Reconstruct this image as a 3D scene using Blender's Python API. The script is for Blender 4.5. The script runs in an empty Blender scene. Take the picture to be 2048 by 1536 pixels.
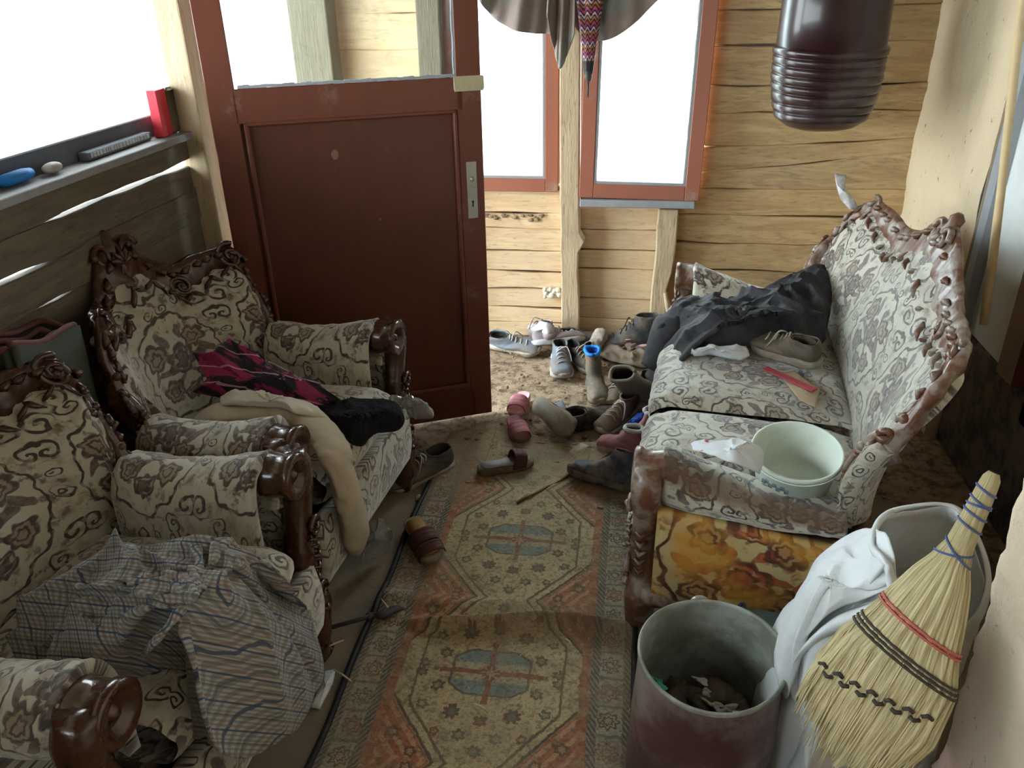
import bpy, bmesh, math, random
import numpy as np
from mathutils import Vector, Matrix, noise as mn

PI = math.pi
random.seed(7)
scene = bpy.context.scene
COL = scene.collection

# ------------------------------------------------------------------ camera, sky, exposure
cam_data = bpy.data.cameras.new('camera')
cam = bpy.data.objects.new('camera', cam_data)
COL.objects.link(cam)
scene.camera = cam
cam_data.sensor_width = 36.0
cam_data.lens = 36.0 * 1620 / 2048
cam_data.clip_start = 0.02
yaw, pitch, roll = math.radians(8.8), math.radians(26.9), math.radians(-1.2)
fw = Vector((-math.sin(yaw) * math.cos(pitch), math.cos(yaw) * math.cos(pitch), -math.sin(pitch)))
rt = Vector((math.cos(yaw), math.sin(yaw), 0))
up = rt.cross(fw)
rt2 = rt * math.cos(roll) + up * math.sin(roll)
up2 = up * math.cos(roll) - rt * math.sin(roll)
cam.matrix_world = Matrix(((rt2.x, up2.x, -fw.x, 0), (rt2.y, up2.y, -fw.y, 0), (rt2.z, up2.z, -fw.z, 1.6), (0, 0, 0, 1)))

world = bpy.data.worlds.new('overcast_sky')
scene.world = world
world.use_nodes = True
bg = world.node_tree.nodes['Background']
bg.inputs['Color'].default_value = (0.84, 0.955, 1.0, 1)
bg.inputs['Strength'].default_value = 15.5
scene.view_settings.view_transform = 'Standard'
scene.view_settings.look = 'None'
scene.view_settings.gamma = 1.0
scene.view_settings.use_curve_mapping = False
scene.view_settings.exposure = 0.0
scene.cycles.use_denoising = True
scene.cycles.max_bounces = 10
scene.cycles.transparent_max_bounces = 12
scene.cycles.caustics_reflective = False
scene.cycles.caustics_refractive = False
scene.cycles.sample_clamp_indirect = 6.0

# ------------------------------------------------------------------ node maths written as expressions
class E:
    def __init__(self, g, s): self.g, self.s = g, s
    def _b(self, o, op, r=False): return self.g.math(op, o, self) if r else self.g.math(op, self, o)
    def __add__(a, b): return a._b(b, 'ADD')
    def __radd__(a, b): return a._b(b, 'ADD')
    def __sub__(a, b): return a._b(b, 'SUBTRACT')
    def __rsub__(a, b): return a._b(b, 'SUBTRACT', True)
    def __mul__(a, b): return a._b(b, 'MULTIPLY')
    def __rmul__(a, b): return a._b(b, 'MULTIPLY')
    def __truediv__(a, b): return a._b(b, 'DIVIDE')
    def __rtruediv__(a, b): return a._b(b, 'DIVIDE', True)
    def __lt__(a, b): return a._b(b, 'LESS_THAN')
    def __gt__(a, b): return a._b(b, 'GREATER_THAN')
    def __pow__(a, b): return a._b(b, 'POWER')

class G:
    def __init__(self, nt): self.nt = nt
    def node(self, t): return self.nt.nodes.new(t)
    def put(self, inp, v):
        if isinstance(v, E): self.nt.links.new(v.s, inp)
        elif isinstance(v, (tuple, list)):
            inp.default_value = tuple(v) + ((1,) if len(v) == 3 and inp.type == 'RGBA' else ())
        else: inp.default_value = v
    def math(self, op, a, b=None, c=None):
        n = self.node('ShaderNodeMath'); n.operation = op
        self.put(n.inputs[0], a)
        if b is not None: self.put(n.inputs[1], b)
        if c is not None: self.put(n.inputs[2], c)
        return E(self, n.outputs[0])
    def sin(self, a): return self.math('SINE', a)
    def cos(self, a): return self.math('COSINE', a)
    def abs(self, a): return self.math('ABSOLUTE', a)
    def fract(self, a): return self.math('FRACT', a)
    def floor(self, a): return self.math('FLOOR', a)
    def sqrt(self, a): return self.math('SQRT', a)
    def atan2(self, a, b): return self.math('ARCTAN2', a, b)
    def min(self, a, b): return self.math('MINIMUM', a, b)
    def max(self, a, b): return self.math('MAXIMUM', a, b)
    def hyp(self, x, y): return self.sqrt(x * x + y * y)
    def step(self, a, b, x):
        n = self.node('ShaderNodeMapRange'); n.interpolation_type = 'SMOOTHSTEP'
        self.put(n.inputs[0], x); self.put(n.inputs[1], a); self.put(n.inputs[2], b)
        return E(self, n.outputs[0])
    def vec(self, x, y, z=0.0):
        n = self.node('ShaderNodeCombineXYZ')
        for i, v in enumerate((x, y, z)): self.put(n.inputs[i], v)
        return E(self, n.outputs[0])
    def split(self, v):
        n = self.node('ShaderNodeSeparateXYZ'); self.put(n.inputs[0], v)
        return [E(self, n.outputs[i]) for i in range(3)]
    def coord(self, kind):
        n = self.node('ShaderNodeTexCoord'); return E(self, n.outputs[kind])
    def scaled(self, v, s):
        n = self.node('ShaderNodeVectorMath'); n.operation = 'MULTIPLY'
        self.put(n.inputs[0], v); n.inputs[1].default_value = s
        return E(self, n.outputs[0])
    def noise(self, v, scale, detail=3, rough=0.55, dist=0.0):
        n = self.node('ShaderNodeTexNoise')
        if v is not None: self.put(n.inputs['Vector'], v)
        n.inputs['Scale'].default_value = scale; n.inputs['Detail'].default_value = detail
        n.inputs['Roughness'].default_value = rough; n.inputs['Distortion'].default_value = dist
        return E(self, n.outputs[0])
    def voro(self, v, scale, feature='F1', out=0):
        n = self.node('ShaderNodeTexVoronoi'); n.feature = feature
        if v is not None: self.put(n.inputs['Vector'], v)
        n.inputs['Scale'].default_value = scale
        return E(self, n.outputs[out])
    def mix(self, f, a, b):
        n = self.node('ShaderNodeMix'); n.data_type = 'RGBA'
        self.put(n.inputs[0], f)
        for i, v in ((6, a), (7, b)): self.put(n.inputs[i], v)
        return E(self, n.outputs[2])
    def rand(self):
        n = self.node('ShaderNodeObjectInfo'); return E(self, n.outputs['Random'])
    def loc(self):
        n = self.node('ShaderNodeObjectInfo'); return E(self, n.outputs['Location'])

def mat(name, fn):
    m = bpy.data.materials.new(name); m.use_nodes = True
    g = G(m.node_tree); p = m.node_tree.nodes['Principled BSDF']
    r = fn(g)
    g.put(p.inputs['Base Color'], r.get('c', (.5, .5, .5)))
    g.put(p.inputs['Roughness'], r.get('r', .7))
    g.put(p.inputs['Metallic'], r.get('m', 0.0))
    g.put(p.inputs['Specular IOR Level'], r.get('spec', .4))
    if 'coat' in r: g.put(p.inputs['Coat Weight'], r['coat']); p.inputs['Coat Roughness'].default_value = r.get('coatr', .12)
    if 'sheen' in r: g.put(p.inputs['Sheen Weight'], r['sheen'])
    if 'sub' in r: g.put(p.inputs['Transmission Weight'], r['sub'])
    if 'h' in r:
        b = g.node('ShaderNodeBump'); b.inputs['Strength'].default_value = r.get('bs', .6); b.inputs['Distance'].default_value = r.get('bd', .01)
        g.put(b.inputs['Height'], r['h']); m.node_tree.links.new(b.outputs[0], p.inputs['Normal'])
    if 'alpha' in r: g.put(p.inputs['Alpha'], r['alpha'])
    if 'transl' in r:
        t = g.node('ShaderNodeBsdfTranslucent'); g.put(t.inputs[0], r['c'])
        mx = g.node('ShaderNodeMixShader'); mx.inputs[0].default_value = r['transl']
        out = m.node_tree.nodes['Material Output']
        m.node_tree.links.new(p.outputs[0], mx.inputs[1]); m.node_tree.links.new(t.outputs[0], mx.inputs[2])
        m.node_tree.links.new(mx.outputs[0], out.inputs[0])
    return m

def plain(name, c, r=.7, var=.25, scale=18, bump=.25, bd=.004, dirt=None, dirt_amt=.5, **kw):
    def f(g):
        v = g.coord('Object')
        n = g.noise(v, scale, 4); n2 = g.noise(v, scale * 4, 3)
        dark = tuple(x * (1 - var) for x in c); lite = tuple(min(1, x * (1 + var)) for x in c)
        col = g.mix(n, dark, lite)
        if dirt:
            d = g.step(.55 - dirt_amt * .25, .75 - dirt_amt * .25, g.noise(v, scale * .6, 5, .65))
            col = g.mix(d * dirt_amt, col, dirt)
        return dict(c=col, r=r, h=n2 + n, bs=bump, bd=bd, **kw)
    return mat(name, f)

MUD = (.20, .145, .095)
def upholstery(name, cream, dark, tan, plum, extra=None, PX=.30, PY=.36, K=1.0, SH=.75):
    def f(g):
        uv0 = g.coord('UV'); uv = g.scaled(uv0, (1 / K, 1 / K, 1)); u, v, _ = g.split(uv)
        w1 = g.noise(uv, 16, 2); w2 = g.noise(g.scaled(uv, (1, -1.3, 1)), 17, 2)
        u = u + (w1 - .5) * .042; v = v + (w2 - .5) * .042
        xc = (g.fract(u / PX) - .5) * PX
        x = g.abs(xc); y = (g.fract(v / PY) - .5) * PY
        fine = g.noise(uv, 90, 3)
        def rose(cx, cy, R, n, xx=x, yy=y):
            dx, dy = xx - cx, yy - cy; r = g.hyp(dx, dy); th = g.atan2(dy, dx)
            q = r / (R * (.86 + .26 * g.abs(g.sin(th * (n / 2)))))
            ring = g.step(.70, .80, q) * g.step(1.08, .98, q)
            inner = g.step(.30, .38, q) * g.step(.56, .48, q)
            fill = g.step(1.0, .92, q)
            pet = g.step(.15, .5, g.sin(th * n + 1.2) * g.step(.2, .6, q)) * fill
            return fill, g.max(ring, inner), pet
        def leaf(cx, cy, L, W, a):
            dx, dy = x - cx, y - cy; ca, sa = math.cos(a), math.sin(a)
            p = dx * ca + dy * sa; s = dy * ca - dx * sa
            k = g.hyp(p / L, s / W)
            return g.step(1.08, .9, k), g.step(.0, .06, g.abs(g.abs(s) - W * .45) / W) * 1.0
        def curl(cx, cy, R, d, ph=0.0):
            dx, dy = x - cx, y - cy; r = g.hyp(dx, dy); th = g.atan2(dy, dx) / (2 * PI) * d
            s = g.abs(g.fract(r / R * 1.6 + th + ph) - .5)
            return g.step(.24, .14, s) * g.step(1.05, .9, r / R)
        D = None; T = None; P = None
        def mx(a, b): return b if a is None else g.max(a, b)
        for (cx, cy, R, n, k) in ((0, .015, .040, 7, 0), (.062, .055, .034, 6, 1), (.055, -.055, .030, 6, 1), (0, -.085, .026, 5, 0)):
            fl, rg, pt = rose(cx, cy, R, n)
            if k: T = mx(T, fl)
            else: P = mx(P, fl * (1 - .6 * pt))
            D = mx(D, rg * .9)
        for (cx, cy, L, W, a) in ((.045, .0, .030, .010, .2), (.03, .095, .028, .011, 1.2), (.085, .005, .024, .009, -.9), (.028, -.04, .02, .008, -.6)):
            lf, vn = leaf(cx, cy, L, W, a); P = mx(P, lf)
        k = g.hyp(x / .118, y / .150)
        arch = g.step(.036, .016, g.abs(k - 1 + .03 * g.sin(g.atan2(y, x) * 14))); D = mx(D, arch)
        for c in ((.138, .085, .026, 1, 0), (.120, .145, .030, -1, .3), (.150, -.02, .020, 1, .5), (.128, -.125, .030, 1, .2), (.075, .168, .020, -1, .1), (.085, -.168, .022, 1, .7), (.02, .165, .018, 1, .4), (.148, .035, .014, -1, 0)):
            D = mx(D, curl(*c))
        base = g.mix(g.noise(uv, 9, 4), tuple(a * .80 for a in cream), cream)
        halo = g.step(.45, .7, g.noise(uv, 30, 3)) * g.step(.98, 1.1, k) * .55
        c = g.mix(halo, base, tan); c = g.mix(g.step(.57, .64, g.noise(uv, 21, 4, .65)) * .5, c, tan)
        c = g.mix(T * (.55 + .4 * fine), c, tan)
        c = g.mix(P * (.60 + .5 * fine), c, plum)
        brk = g.step(.30, .48, g.noise(uv, 38, 2))
        c = g.mix(D * (.45 + .55 * brk), c, dark)
        blot = g.step(.54, .63, g.noise(uv, 34, 3, .6)) * g.step(.38, .55, g.noise(uv, 8, 2)); c = g.mix(blot * .75, c, dark)
        grime = g.step(.48, .75, g.noise(uv, 4, 5, .6)) * .3
        c = g.mix(grime, c, (.16, .125, .085))
        if extra: c = extra(g, c, uv0)
        return dict(c=c, r=.62, h=(D + P + T) * .5 + fine * .35, bs=.5, bd=.004, sheen=SH, spec=.35)
    return mat(name, f)

CREAM, DARK, TAN, PLUM = (.52, .49, .39), (.032, .018, .015), (.21, .135, .07), (.075, .035, .032)
M = {}
M['fabric'] = upholstery('floral_upholstery', CREAM, DARK, TAN, PLUM)
def crease(g, c, uv):
    _, v, _ = g.split(uv); n = g.noise(uv, 7, 4)
    return g.mix(g.step(.16, .20, v + (n - .5) * .05) * g.step(.27, .23, v + (n - .5) * .05) * .8, c, (.10, .045, .014))
M['fabric_stained'] = upholstery('floral_upholstery_stained', CREAM, DARK, TAN, PLUM, crease)
M['fabric_gold'] = upholstery('floral_upholstery_golden', (.54, .42, .20), (.08, .025, .012), (.30, .13, .035), (.36, .05, .012), (lambda g, c, uv: g.mix(g.step(.42, .60, g.noise(uv, 6, 3)) * .75, c, (.55, .26, .03))), PX=.21 * 1.3, PY=.34, K=1.75, SH=.05)  # golden recolour of the floral cloth, with noise-shaped orange patches
M['wood'] = mat('varnished_carved_wood', lambda g: (lambda v: dict(
    c=g.mix(g.noise(g.scaled(v, (6, 6, 2)), 6, 4), (.022, .008, .005), (.085, .028, .011)), r=g.math('MULTIPLY_ADD', g.noise(v, 30, 3), .25, .15),
    h=g.noise(v, 60, 2) + g.voro(v, 55) * .8, bs=.35, bd=.004, coat=.5))(g.coord('Object')))
M['wood_dusty'] = mat('dusty_carved_wood', lambda g: (lambda v: dict(
    c=g.mix(g.step(.40, .62, g.noise(v, 22, 4)), (.125, .050, .025), (.245, .195, .16)), r=.42,
    h=g.noise(v, 60, 2) + g.voro(v, 45) * .9, bs=.45, bd=.004, coat=.25))(g.coord('Object')))
def planks(name, c1, c2, c3, grain_axis=0, knots=True):
    def f(g):
        v = g.coord('Object'); r = g.rand()
        s = (1.2, 9, 9) if grain_axis == 0 else ((9, 1.2, 9) if grain_axis == 1 else (9, 9, 1.2))
        sh = g.node('ShaderNodeVectorMath'); sh.operation = 'ADD'; g.put(sh.inputs[0], v); g.put(sh.inputs[1], g.vec(r * 13, r * 7, r * 5)); v2 = E(g, sh.outputs[0])
        sv = g.scaled(v2, s)
        n = g.noise(sv, 3.2, 6, .6, 1.2); n2 = g.noise(sv, 14, 4, .6, .4); n3 = g.noise(v2, 1.6, 3)
        c = g.mix(g.step(.3, .7, n), c1, c2)
        c = g.mix(g.step(.50, .72, n3 * .6 + n2 * .4) * .75, c, c3)
        c = g.mix(g.step(.58, .66, n2) * .35, c, tuple(a * .35 for a in c2))
        c = g.mix(g.abs(r - .5) * .5, c, c3)
        return dict(c=c, r=.75, h=n2 + n, bs=.5, bd=.004, spec=.25)
    return mat(name, f)
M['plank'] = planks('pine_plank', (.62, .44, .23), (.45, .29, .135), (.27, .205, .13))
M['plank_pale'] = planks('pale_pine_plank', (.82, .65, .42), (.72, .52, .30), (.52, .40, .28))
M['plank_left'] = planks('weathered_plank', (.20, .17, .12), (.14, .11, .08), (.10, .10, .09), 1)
M['post'] = planks('hewn_post', (.60, .48, .32), (.50, .38, .24), (.38, .30, .20), 2)
M['post_dark'] = planks('dull_post', (.22, .19, .13), (.17, .145, .10), (.13, .11, .08), 2)
M['ceiling'] = planks('ceiling_board', (.16, .12, .08), (.11, .08, .05), (.09, .07, .05), 1)
def redwood(name, a, b, scr):
    def f(g):
        v = g.coord('Object'); n = g.noise(g.scaled(v, (5, 5, 1.2)), 4, 5, .6)
        wear = g.step(.60, .72, g.noise(v, 7, 6, .7))
        c = g.mix(n, a, b); c = g.mix(wear * scr, c, (.36, .27, .22))
        return dict(c=c, r=.42, h=g.noise(v, 40, 3), bs=.12, bd=.003, coat=.15)
    return mat(name, f)
M['door'] = redwood('red_brown_door_paint', (.120, .031, .014), (.070, .020, .011), .16)
M['door_frame'] = redwood('red_brown_frame_paint', (.155, .040, .021), (.105, .030, .018), .22)
M['window_paint'] = redwood('faded_red_window_paint', (.38, .13, .075), (.30, .12, .085), .95)
M['grey_board'] = plain('grey_board', (.30, .31, .33), .7, .2)
M['plaster'] = mat('mud_plaster', lambda g: (lambda v: dict(
    c=g.mix(g.step(.62, .70, g.noise(v, 28, 5, .7)), g.mix(g.noise(v, 3, 4), (.56, .44, .28), (.66, .55, .38)), (.26, .18, .10)),
    r=.95, h=g.noise(v, 12, 6, .7), bs=.7, bd=.012))(g.coord('Object')))
M['plaster_pink'] = mat('pinkish_mud_plaster', lambda g: (lambda v: dict(
    c=g.mix(g.step(.63, .70, g.noise(v, 40, 5, .7)), g.mix(g.step(.45, .6, g.noise(v, 2.2, 3)), (.62, .50, .37), (.60, .42, .35)), (.33, .24, .18)),
    r=.95, h=g.noise(v, 16, 6, .7), bs=.6, bd=.01))(g.coord('Object')))
M['dirt'] = mat('dirt_floor', lambda g: (lambda v: dict(
    c=g.mix(g.step(.42, .66, g.noise(v, 22, 6, .7)), g.mix(g.noise(v, 3, 4), (.50, .385, .255), (.36, .26, .17)), (.13, .085, .055)),
    r=1.0, h=g.noise(v, 30, 6, .75), bs=.9, bd=.02))(g.coord('Object')))
M['lino'] = plain('olive_floor_covering', (.15, .14, .10), .85, .35, 9, .5, .004, (.23, .17, .11), .85)
M['ground'] = plain('pale_outdoor_ground', (.62, .62, .60), .95, .1, 2)
M['steel'] = plain('worn_steel', (.42, .40, .36), .4, .2, 40, .1, .002, MUD, .3, m=.7)
M['tape'] = plain('yellowed_tape', (.42, .36, .22), .3, .15)

def glassy(name, clear, dirtc, amt, tint=(.93, .97, .97)):
    m = bpy.data.materials.new(name); m.use_nodes = True; nt = m.node_tree; g = G(nt)
    nt.nodes.remove(nt.nodes['Principled BSDF'])
    tr = g.node('ShaderNodeBsdfTransparent'); tr.inputs[0].default_value = tint + (1,)
    gl = g.node('ShaderNodeBsdfGlossy'); gl.inputs['Roughness'].default_value = .08
    df = g.node('ShaderNodeBsdfDiffuse'); df.inputs[0].default_value = dirtc + (1,)
    v = g.coord('Object')
    fr = g.node('ShaderNodeFresnel'); fr.inputs[0].default_value = 1.3
    m1 = g.node('ShaderNodeMixShader'); nt.links.new(fr.outputs[0], m1.inputs[0]); nt.links.new(tr.outputs[0], m1.inputs[1]); nt.links.new(gl.outputs[0], m1.inputs[2])
    d = g.step(.45, .75, g.noise(v, 6, 6, .7, 1.0)) * amt + (1 - clear)
    m2 = g.node('ShaderNodeMixShader'); g.put(m2.inputs[0], d); nt.links.new(m1.outputs[0], m2.inputs[1]); nt.links.new(df.outputs[0], m2.inputs[2])
    nt.links.new(m2.outputs[0], nt.nodes['Material Output'].inputs[0])
    return m
M['glass'] = glassy('dusty_window_glass', .97, (.55, .55, .5), .12)
M['film'] = glassy('clear_plastic_film', .86, (.75, .76, .76), .25)
M['frost'] = plain('frosted_pane', (.72, .76, .74), .45, .08, 30, .4, .003)

def rug_fn(g):
    v = g.coord('Object'); x, y, _ = g.split(v)
    wz = g.noise(v, 9, 2); x = x + (wz - .5) * .010 + (g.noise(v, 75, 2) - .5) * .009; y = y + (g.noise(v, 8, 2) - .5) * .012 + (g.noise(g.scaled(v, (1, -1, 1)), 80, 2) - .5) * .009
    # quantise a little, as knots do
    X = g.abs(x); half = .275
    Yc = (g.fract((y + .560) / (2 * half)) - .5) * 2 * half; Y = g.abs(Yc)
    fine = g.noise(v, 170, 2); worn = g.noise(v, 7, 5, .65)
    c = g.mix(worn, (.46, .35, .19), (.60, .48, .29))
    hexd = X / .235 + Y / .30
    red = g.step(1.30, 1.33, hexd)
    stripes = g.step(.55, .65, g.sin(hexd * 42) * .5 + .5)
    c = g.mix(red, c, g.mix(stripes, (.40, .12, .065), (.50, .28, .15)))
    c = g.mix(g.step(.030, .014, g.abs(hexd - 1.29)), c, (.075, .06, .045))
    c = g.mix(g.step(.026, .010, g.abs(g.max(X / .185, hexd * .86) - 1)) * .9, c, (.11, .055, .035))
    # central medallion
    box = g.max(X / .100, Y / .074); cut = (X / .100 + Y / .074)
    med = g.step(1.0, .98, box) * g.step(1.62, 1.58, cut)
    teal = g.mix(g.noise(v, 60, 2), (.13, .195, .19), (.22, .29, .26))
    bandm = g.step(.028, .032, Y)
    c = g.mix(med, c, g.mix(bandm, (.42, .34, .21), teal))
    c = g.mix(g.step(.05, .02, g.abs(g.max(box, cut / 1.6) - 1)) * .85, c, (.07, .055, .05))
    c = g.mix(g.step(.0085, .006, Y) * g.step(.150, .146, X), c, (.28, .085, .045))
    c = g.mix(g.step(.0085, .006, X) * g.step(.105, .100, Y), c, (.27, .085, .045))
    r = g.hyp(X, Y); th = g.atan2(Y, X)
    c = g.mix(g.step(.026, .022, r), c, g.mix(g.step(.35, .5, g.abs(g.sin(th * 4)) * g.step(.008, .012, r)), (.42, .33, .20), (.30, .08, .05)))
    def ros(cx, cy, R, n, c, c1, c2):
        dx, dy = X - cx, Y - cy; rr = g.hyp(dx, dy); t = g.atan2(dy, dx)
        q = rr / (R * (.75 + .45 * g.abs(g.sin(t * (n / 2)))))
        c = g.mix(g.step(1.0, .85, q), c, c1)
        return g.mix(g.step(.5, .4, q), c, c2)
    for cx, cy, R, n, a, b in ((.125, .055, .017, 6, (.13, .06, .04), (.34, .25, .14)), (.150, .115, .015, 5, (.10, .12, .10), (.38, .28, .16)),
                               (.075, .130, .020, 8, (.13, .07, .05), (.12, .15, .13)), (.045, .195, .016, 6, (.12, .13, .11), (.40, .3, .17)),
                               (.105, .190, .013, 5, (.22, .07, .04), (.4, .3, .17)), (.175, .015, .015, 6, (.13, .07, .05), (.3, .2, .12)),
                               (.0, .150, .018, 5, (.20, .07, .045), (.14, .17, .15)), (.0, .235, .017, 8, (.11, .14, .12), (.36, .27, .16)),
                               (.20, .205, .018, 6, (.15, .08, .05), (.40, .25, .14)), (.145, .255, .015, 5, (.14, .06, .04), (.42, .26, .15))):
        c = ros(cx, cy, R, n, c, a, b)
    spk = g.step(.16, .06, g.voro(v, 46)) * g.step(.45, .6, g.noise(v, 26, 2)); c = g.mix(spk * .8, c, (.10, .065, .045))
    # borders
    c = g.mix(g.step(.227, .230, X), c, g.mix(g.step(.6, .7, g.sin(y * 95) * .5 + .5) * .6, (.36, .115, .06), (.42, .24, .13)))
    gd = g.mix(g.step(.4, .6, g.sin(y * 330 + X * 500) * .5 + .5), (.24, .22, .17), (.055, .06, .05))
    c = g.mix(g.step(.252, .255, X), c, gd)
    bb = g.mix(worn, (.33, .29, .19), (.43, .38, .27))
    bx = X - .302; by = (g.fract(y / .088) - .5) * .088
    rr = g.hyp(bx, by); t = g.atan2(by, bx); par = g.floor(g.fract(y / .176) * 2)
    q = rr / (.026 * (1 + .18 * g.cos(t * 8)))
    bc = g.mix(g.step(1.0, .9, q) * g.step(.25, .35, q), bb, g.mix(par, (.24, .075, .05), (.11, .07, .06)))
    bc = g.mix(g.step(.75, .7, q) * g.step(.5, .55, q), bc, bb)
    bc = g.mix(g.step(.038, .042, g.abs(by)), bc, (.13, .16, .14))
    c = g.mix(g.step(.275, .277, X), c, bc)
    c = g.mix(g.step(.334, .336, X), c, gd)
    c = g.mix(g.step(.352, .354, X), c, (.05, .045, .04))
    c = g.mix(.15, c, (.33, .28, .20)); dust = g.step(.34, .72, g.noise(v, 4, 6, .7)) * .6; c = g.mix(g.step(.5, .62, g.noise(v, 11, 5, .7)) * .35, c, (.15, .115, .08))
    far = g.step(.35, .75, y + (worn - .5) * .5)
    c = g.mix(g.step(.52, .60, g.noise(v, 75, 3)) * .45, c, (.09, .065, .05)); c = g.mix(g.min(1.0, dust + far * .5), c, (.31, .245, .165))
    c = g.mix(g.step(.45, .7, fine) * .35, c, (.10, .075, .05))
    return dict(c=c, r=.95, h=fine + g.noise(v, 300, 1), bs=.5, bd=.003, spec=.15)
M['rug'] = mat('worn_oriental_rug', rug_fn)

def plaid_fn(g):
    uv = g.coord('UV'); u, v, _ = g.split(uv)
    def stripes(a):
        f = g.fract(a / .0095); thin = g.step(.30, .18, g.abs(f - .5)) * .5
        F = g.fract(a / .057)
        blue = g.step(.042, .026, g.abs(F - .25)); rust = g.step(.05, .03, g.abs(F - .40)); teal = g.step(.04, .022, g.abs(F - .8))
        return thin, blue, rust, teal
    c = g.mix(g.noise(uv, 8, 3), (.30, .295, .275), (.38, .37, .34))
    for a in (u, v):
        th, b, r, t = stripes(a)
        c = g.mix(th, c, (.10, .095, .10)); c = g.mix(b * .75, c, (.02, .05, .13)); c = g.mix(r * .30, c, (.30, .15, .11)); c = g.mix(t * .6, c, (.03, .055, .06))
    return dict(c=c, r=.9, h=g.noise(uv, 260, 1), bs=.3, bd=.001, sheen=.1, spec=.2)
M['plaid'] = mat('checked_cotton', plaid_fn)
def garment_fn(g):
    uv = g.coord('UV'); u, v, _ = g.split(uv)
    bl = g.step(.49, .56, g.noise(uv, 17, 3, .55, .6)); st = g.step(.040, .026, g.abs(g.fract(v / .060 + .06 * g.sin(u * 24)) - .5))
    dots = g.step(.17, .10, g.voro(uv, 55)) * (1 - bl)
    c = g.mix(bl, (.018, .013, .022), (.30, .025, .10)); c = g.mix(dots * .8, c, (.28, .27, .33)); c = g.mix(st, c, (.62, .30, .40))
    return dict(c=c, r=.7, h=g.noise(uv, 60, 2), bs=.3, bd=.002)
M['pink_garment'] = mat('pink_black_print', garment_fn)
def floral_white(g):
    uv = g.coord('UV'); d = g.voro(uv, 26); n = g.noise(uv, 13, 2)
    c = g.mix(g.step(.22, .14, d) * g.step(.5, .55, n), (.72, .76, .80), (.45, .06, .07)); c = g.mix(g.step(.2, .12, d) * g.step(.46, .40, n), c, (.12, .30, .22))
    return dict(c=c, r=.8, h=g.noise(uv, 60, 2), bs=.2, bd=.002)
M['white_floral'] = mat('white_floral_cloth', floral_white)
M['black_cloth'] = plain('black_cloth', (.022, .022, .028), .75, .35, 10, .4, .006, (.10, .095, .09), .35)
M['jacket_lining'] = plain('jacket_lining', (.006, .006, .008), .8)
M['fleece'] = plain('black_fleece', (.0045, .005, .008), 1.0, .5, 60, 1.0, .01)
M['cream_cloth'] = plain('cream_cotton', (.50, .42, .31), .85, .12, 8, .3, .006, (.33, .27, .2), .4, transl=.15)
M['cream_pale'] = plain('pale_cotton', (.55, .50, .40), .85, .12, 8, .3, .006)
M['sack'] = plain('white_woven_sack', (.80, .83, .85), .55, .05, 10, .35, .008, (.55, .53, .46), .25, transl=.25)
M['camo'] = plain('green_grey_cloth', (.27, .29, .25), .85, .45, 9, .4, .006, (.30, .20, .18), .7, transl=.25)
M['maroon_plastic'] = plain('dark_burgundy_plastic', (.022, .006, .007), .32, .5, 4, .15, .003, (.20, .17, .16), .25, coat=.2)
M['mint'] = plain('mint_white_plastic', (.72, .80, .72), .45, .06, 20, .1, .002, (.5, .52, .42), .3)
M['zinc'] = plain('zinc_inside', (.34, .36, .33), .5, .35, 12, .2, .003, (.13, .13, .09), .7, m=.1)
M['maroon_paint'] = plain('scuffed_maroon_paint', (.085, .035, .035), .38, .4, 8, .25, .004, (.34, .29, .29), .55, coat=.15)
M['teal_plastic'] = plain('grey_teal_plastic', (.13, .19, .19), .4, .1)
M['blue_rim'] = plain('dark_blue_rim', (.03, .06, .14), .4, .1)
def bristle_fn(g):
    uv = g.coord('UV'); u, v, _ = g.split(uv)
    n = g.noise(g.vec(u * 260, v * 5, 0.0), 1.0, 4, .6); n2 = g.noise(g.vec(u * 60, v * 3, 1.0), 1.0, 3)
    c = g.mix(g.step(.3, .7, n), (.30, .225, .095), (.70, .62, .37)); c = g.mix(g.step(.55, .75, n2) * .5, c, (.30, .24, .09))
    c = g.mix(g.step(.3, 1.0, v) * .25, c, (.42, .33, .13))
    return dict(c=c, r=.6, h=n, bs=.9, bd=.005)
M['bristle'] = mat('broom_straw', bristle_fn)
M['straw_plain'] = plain('pale_straw', (.62, .52, .30), .7, .2, 60)
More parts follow.
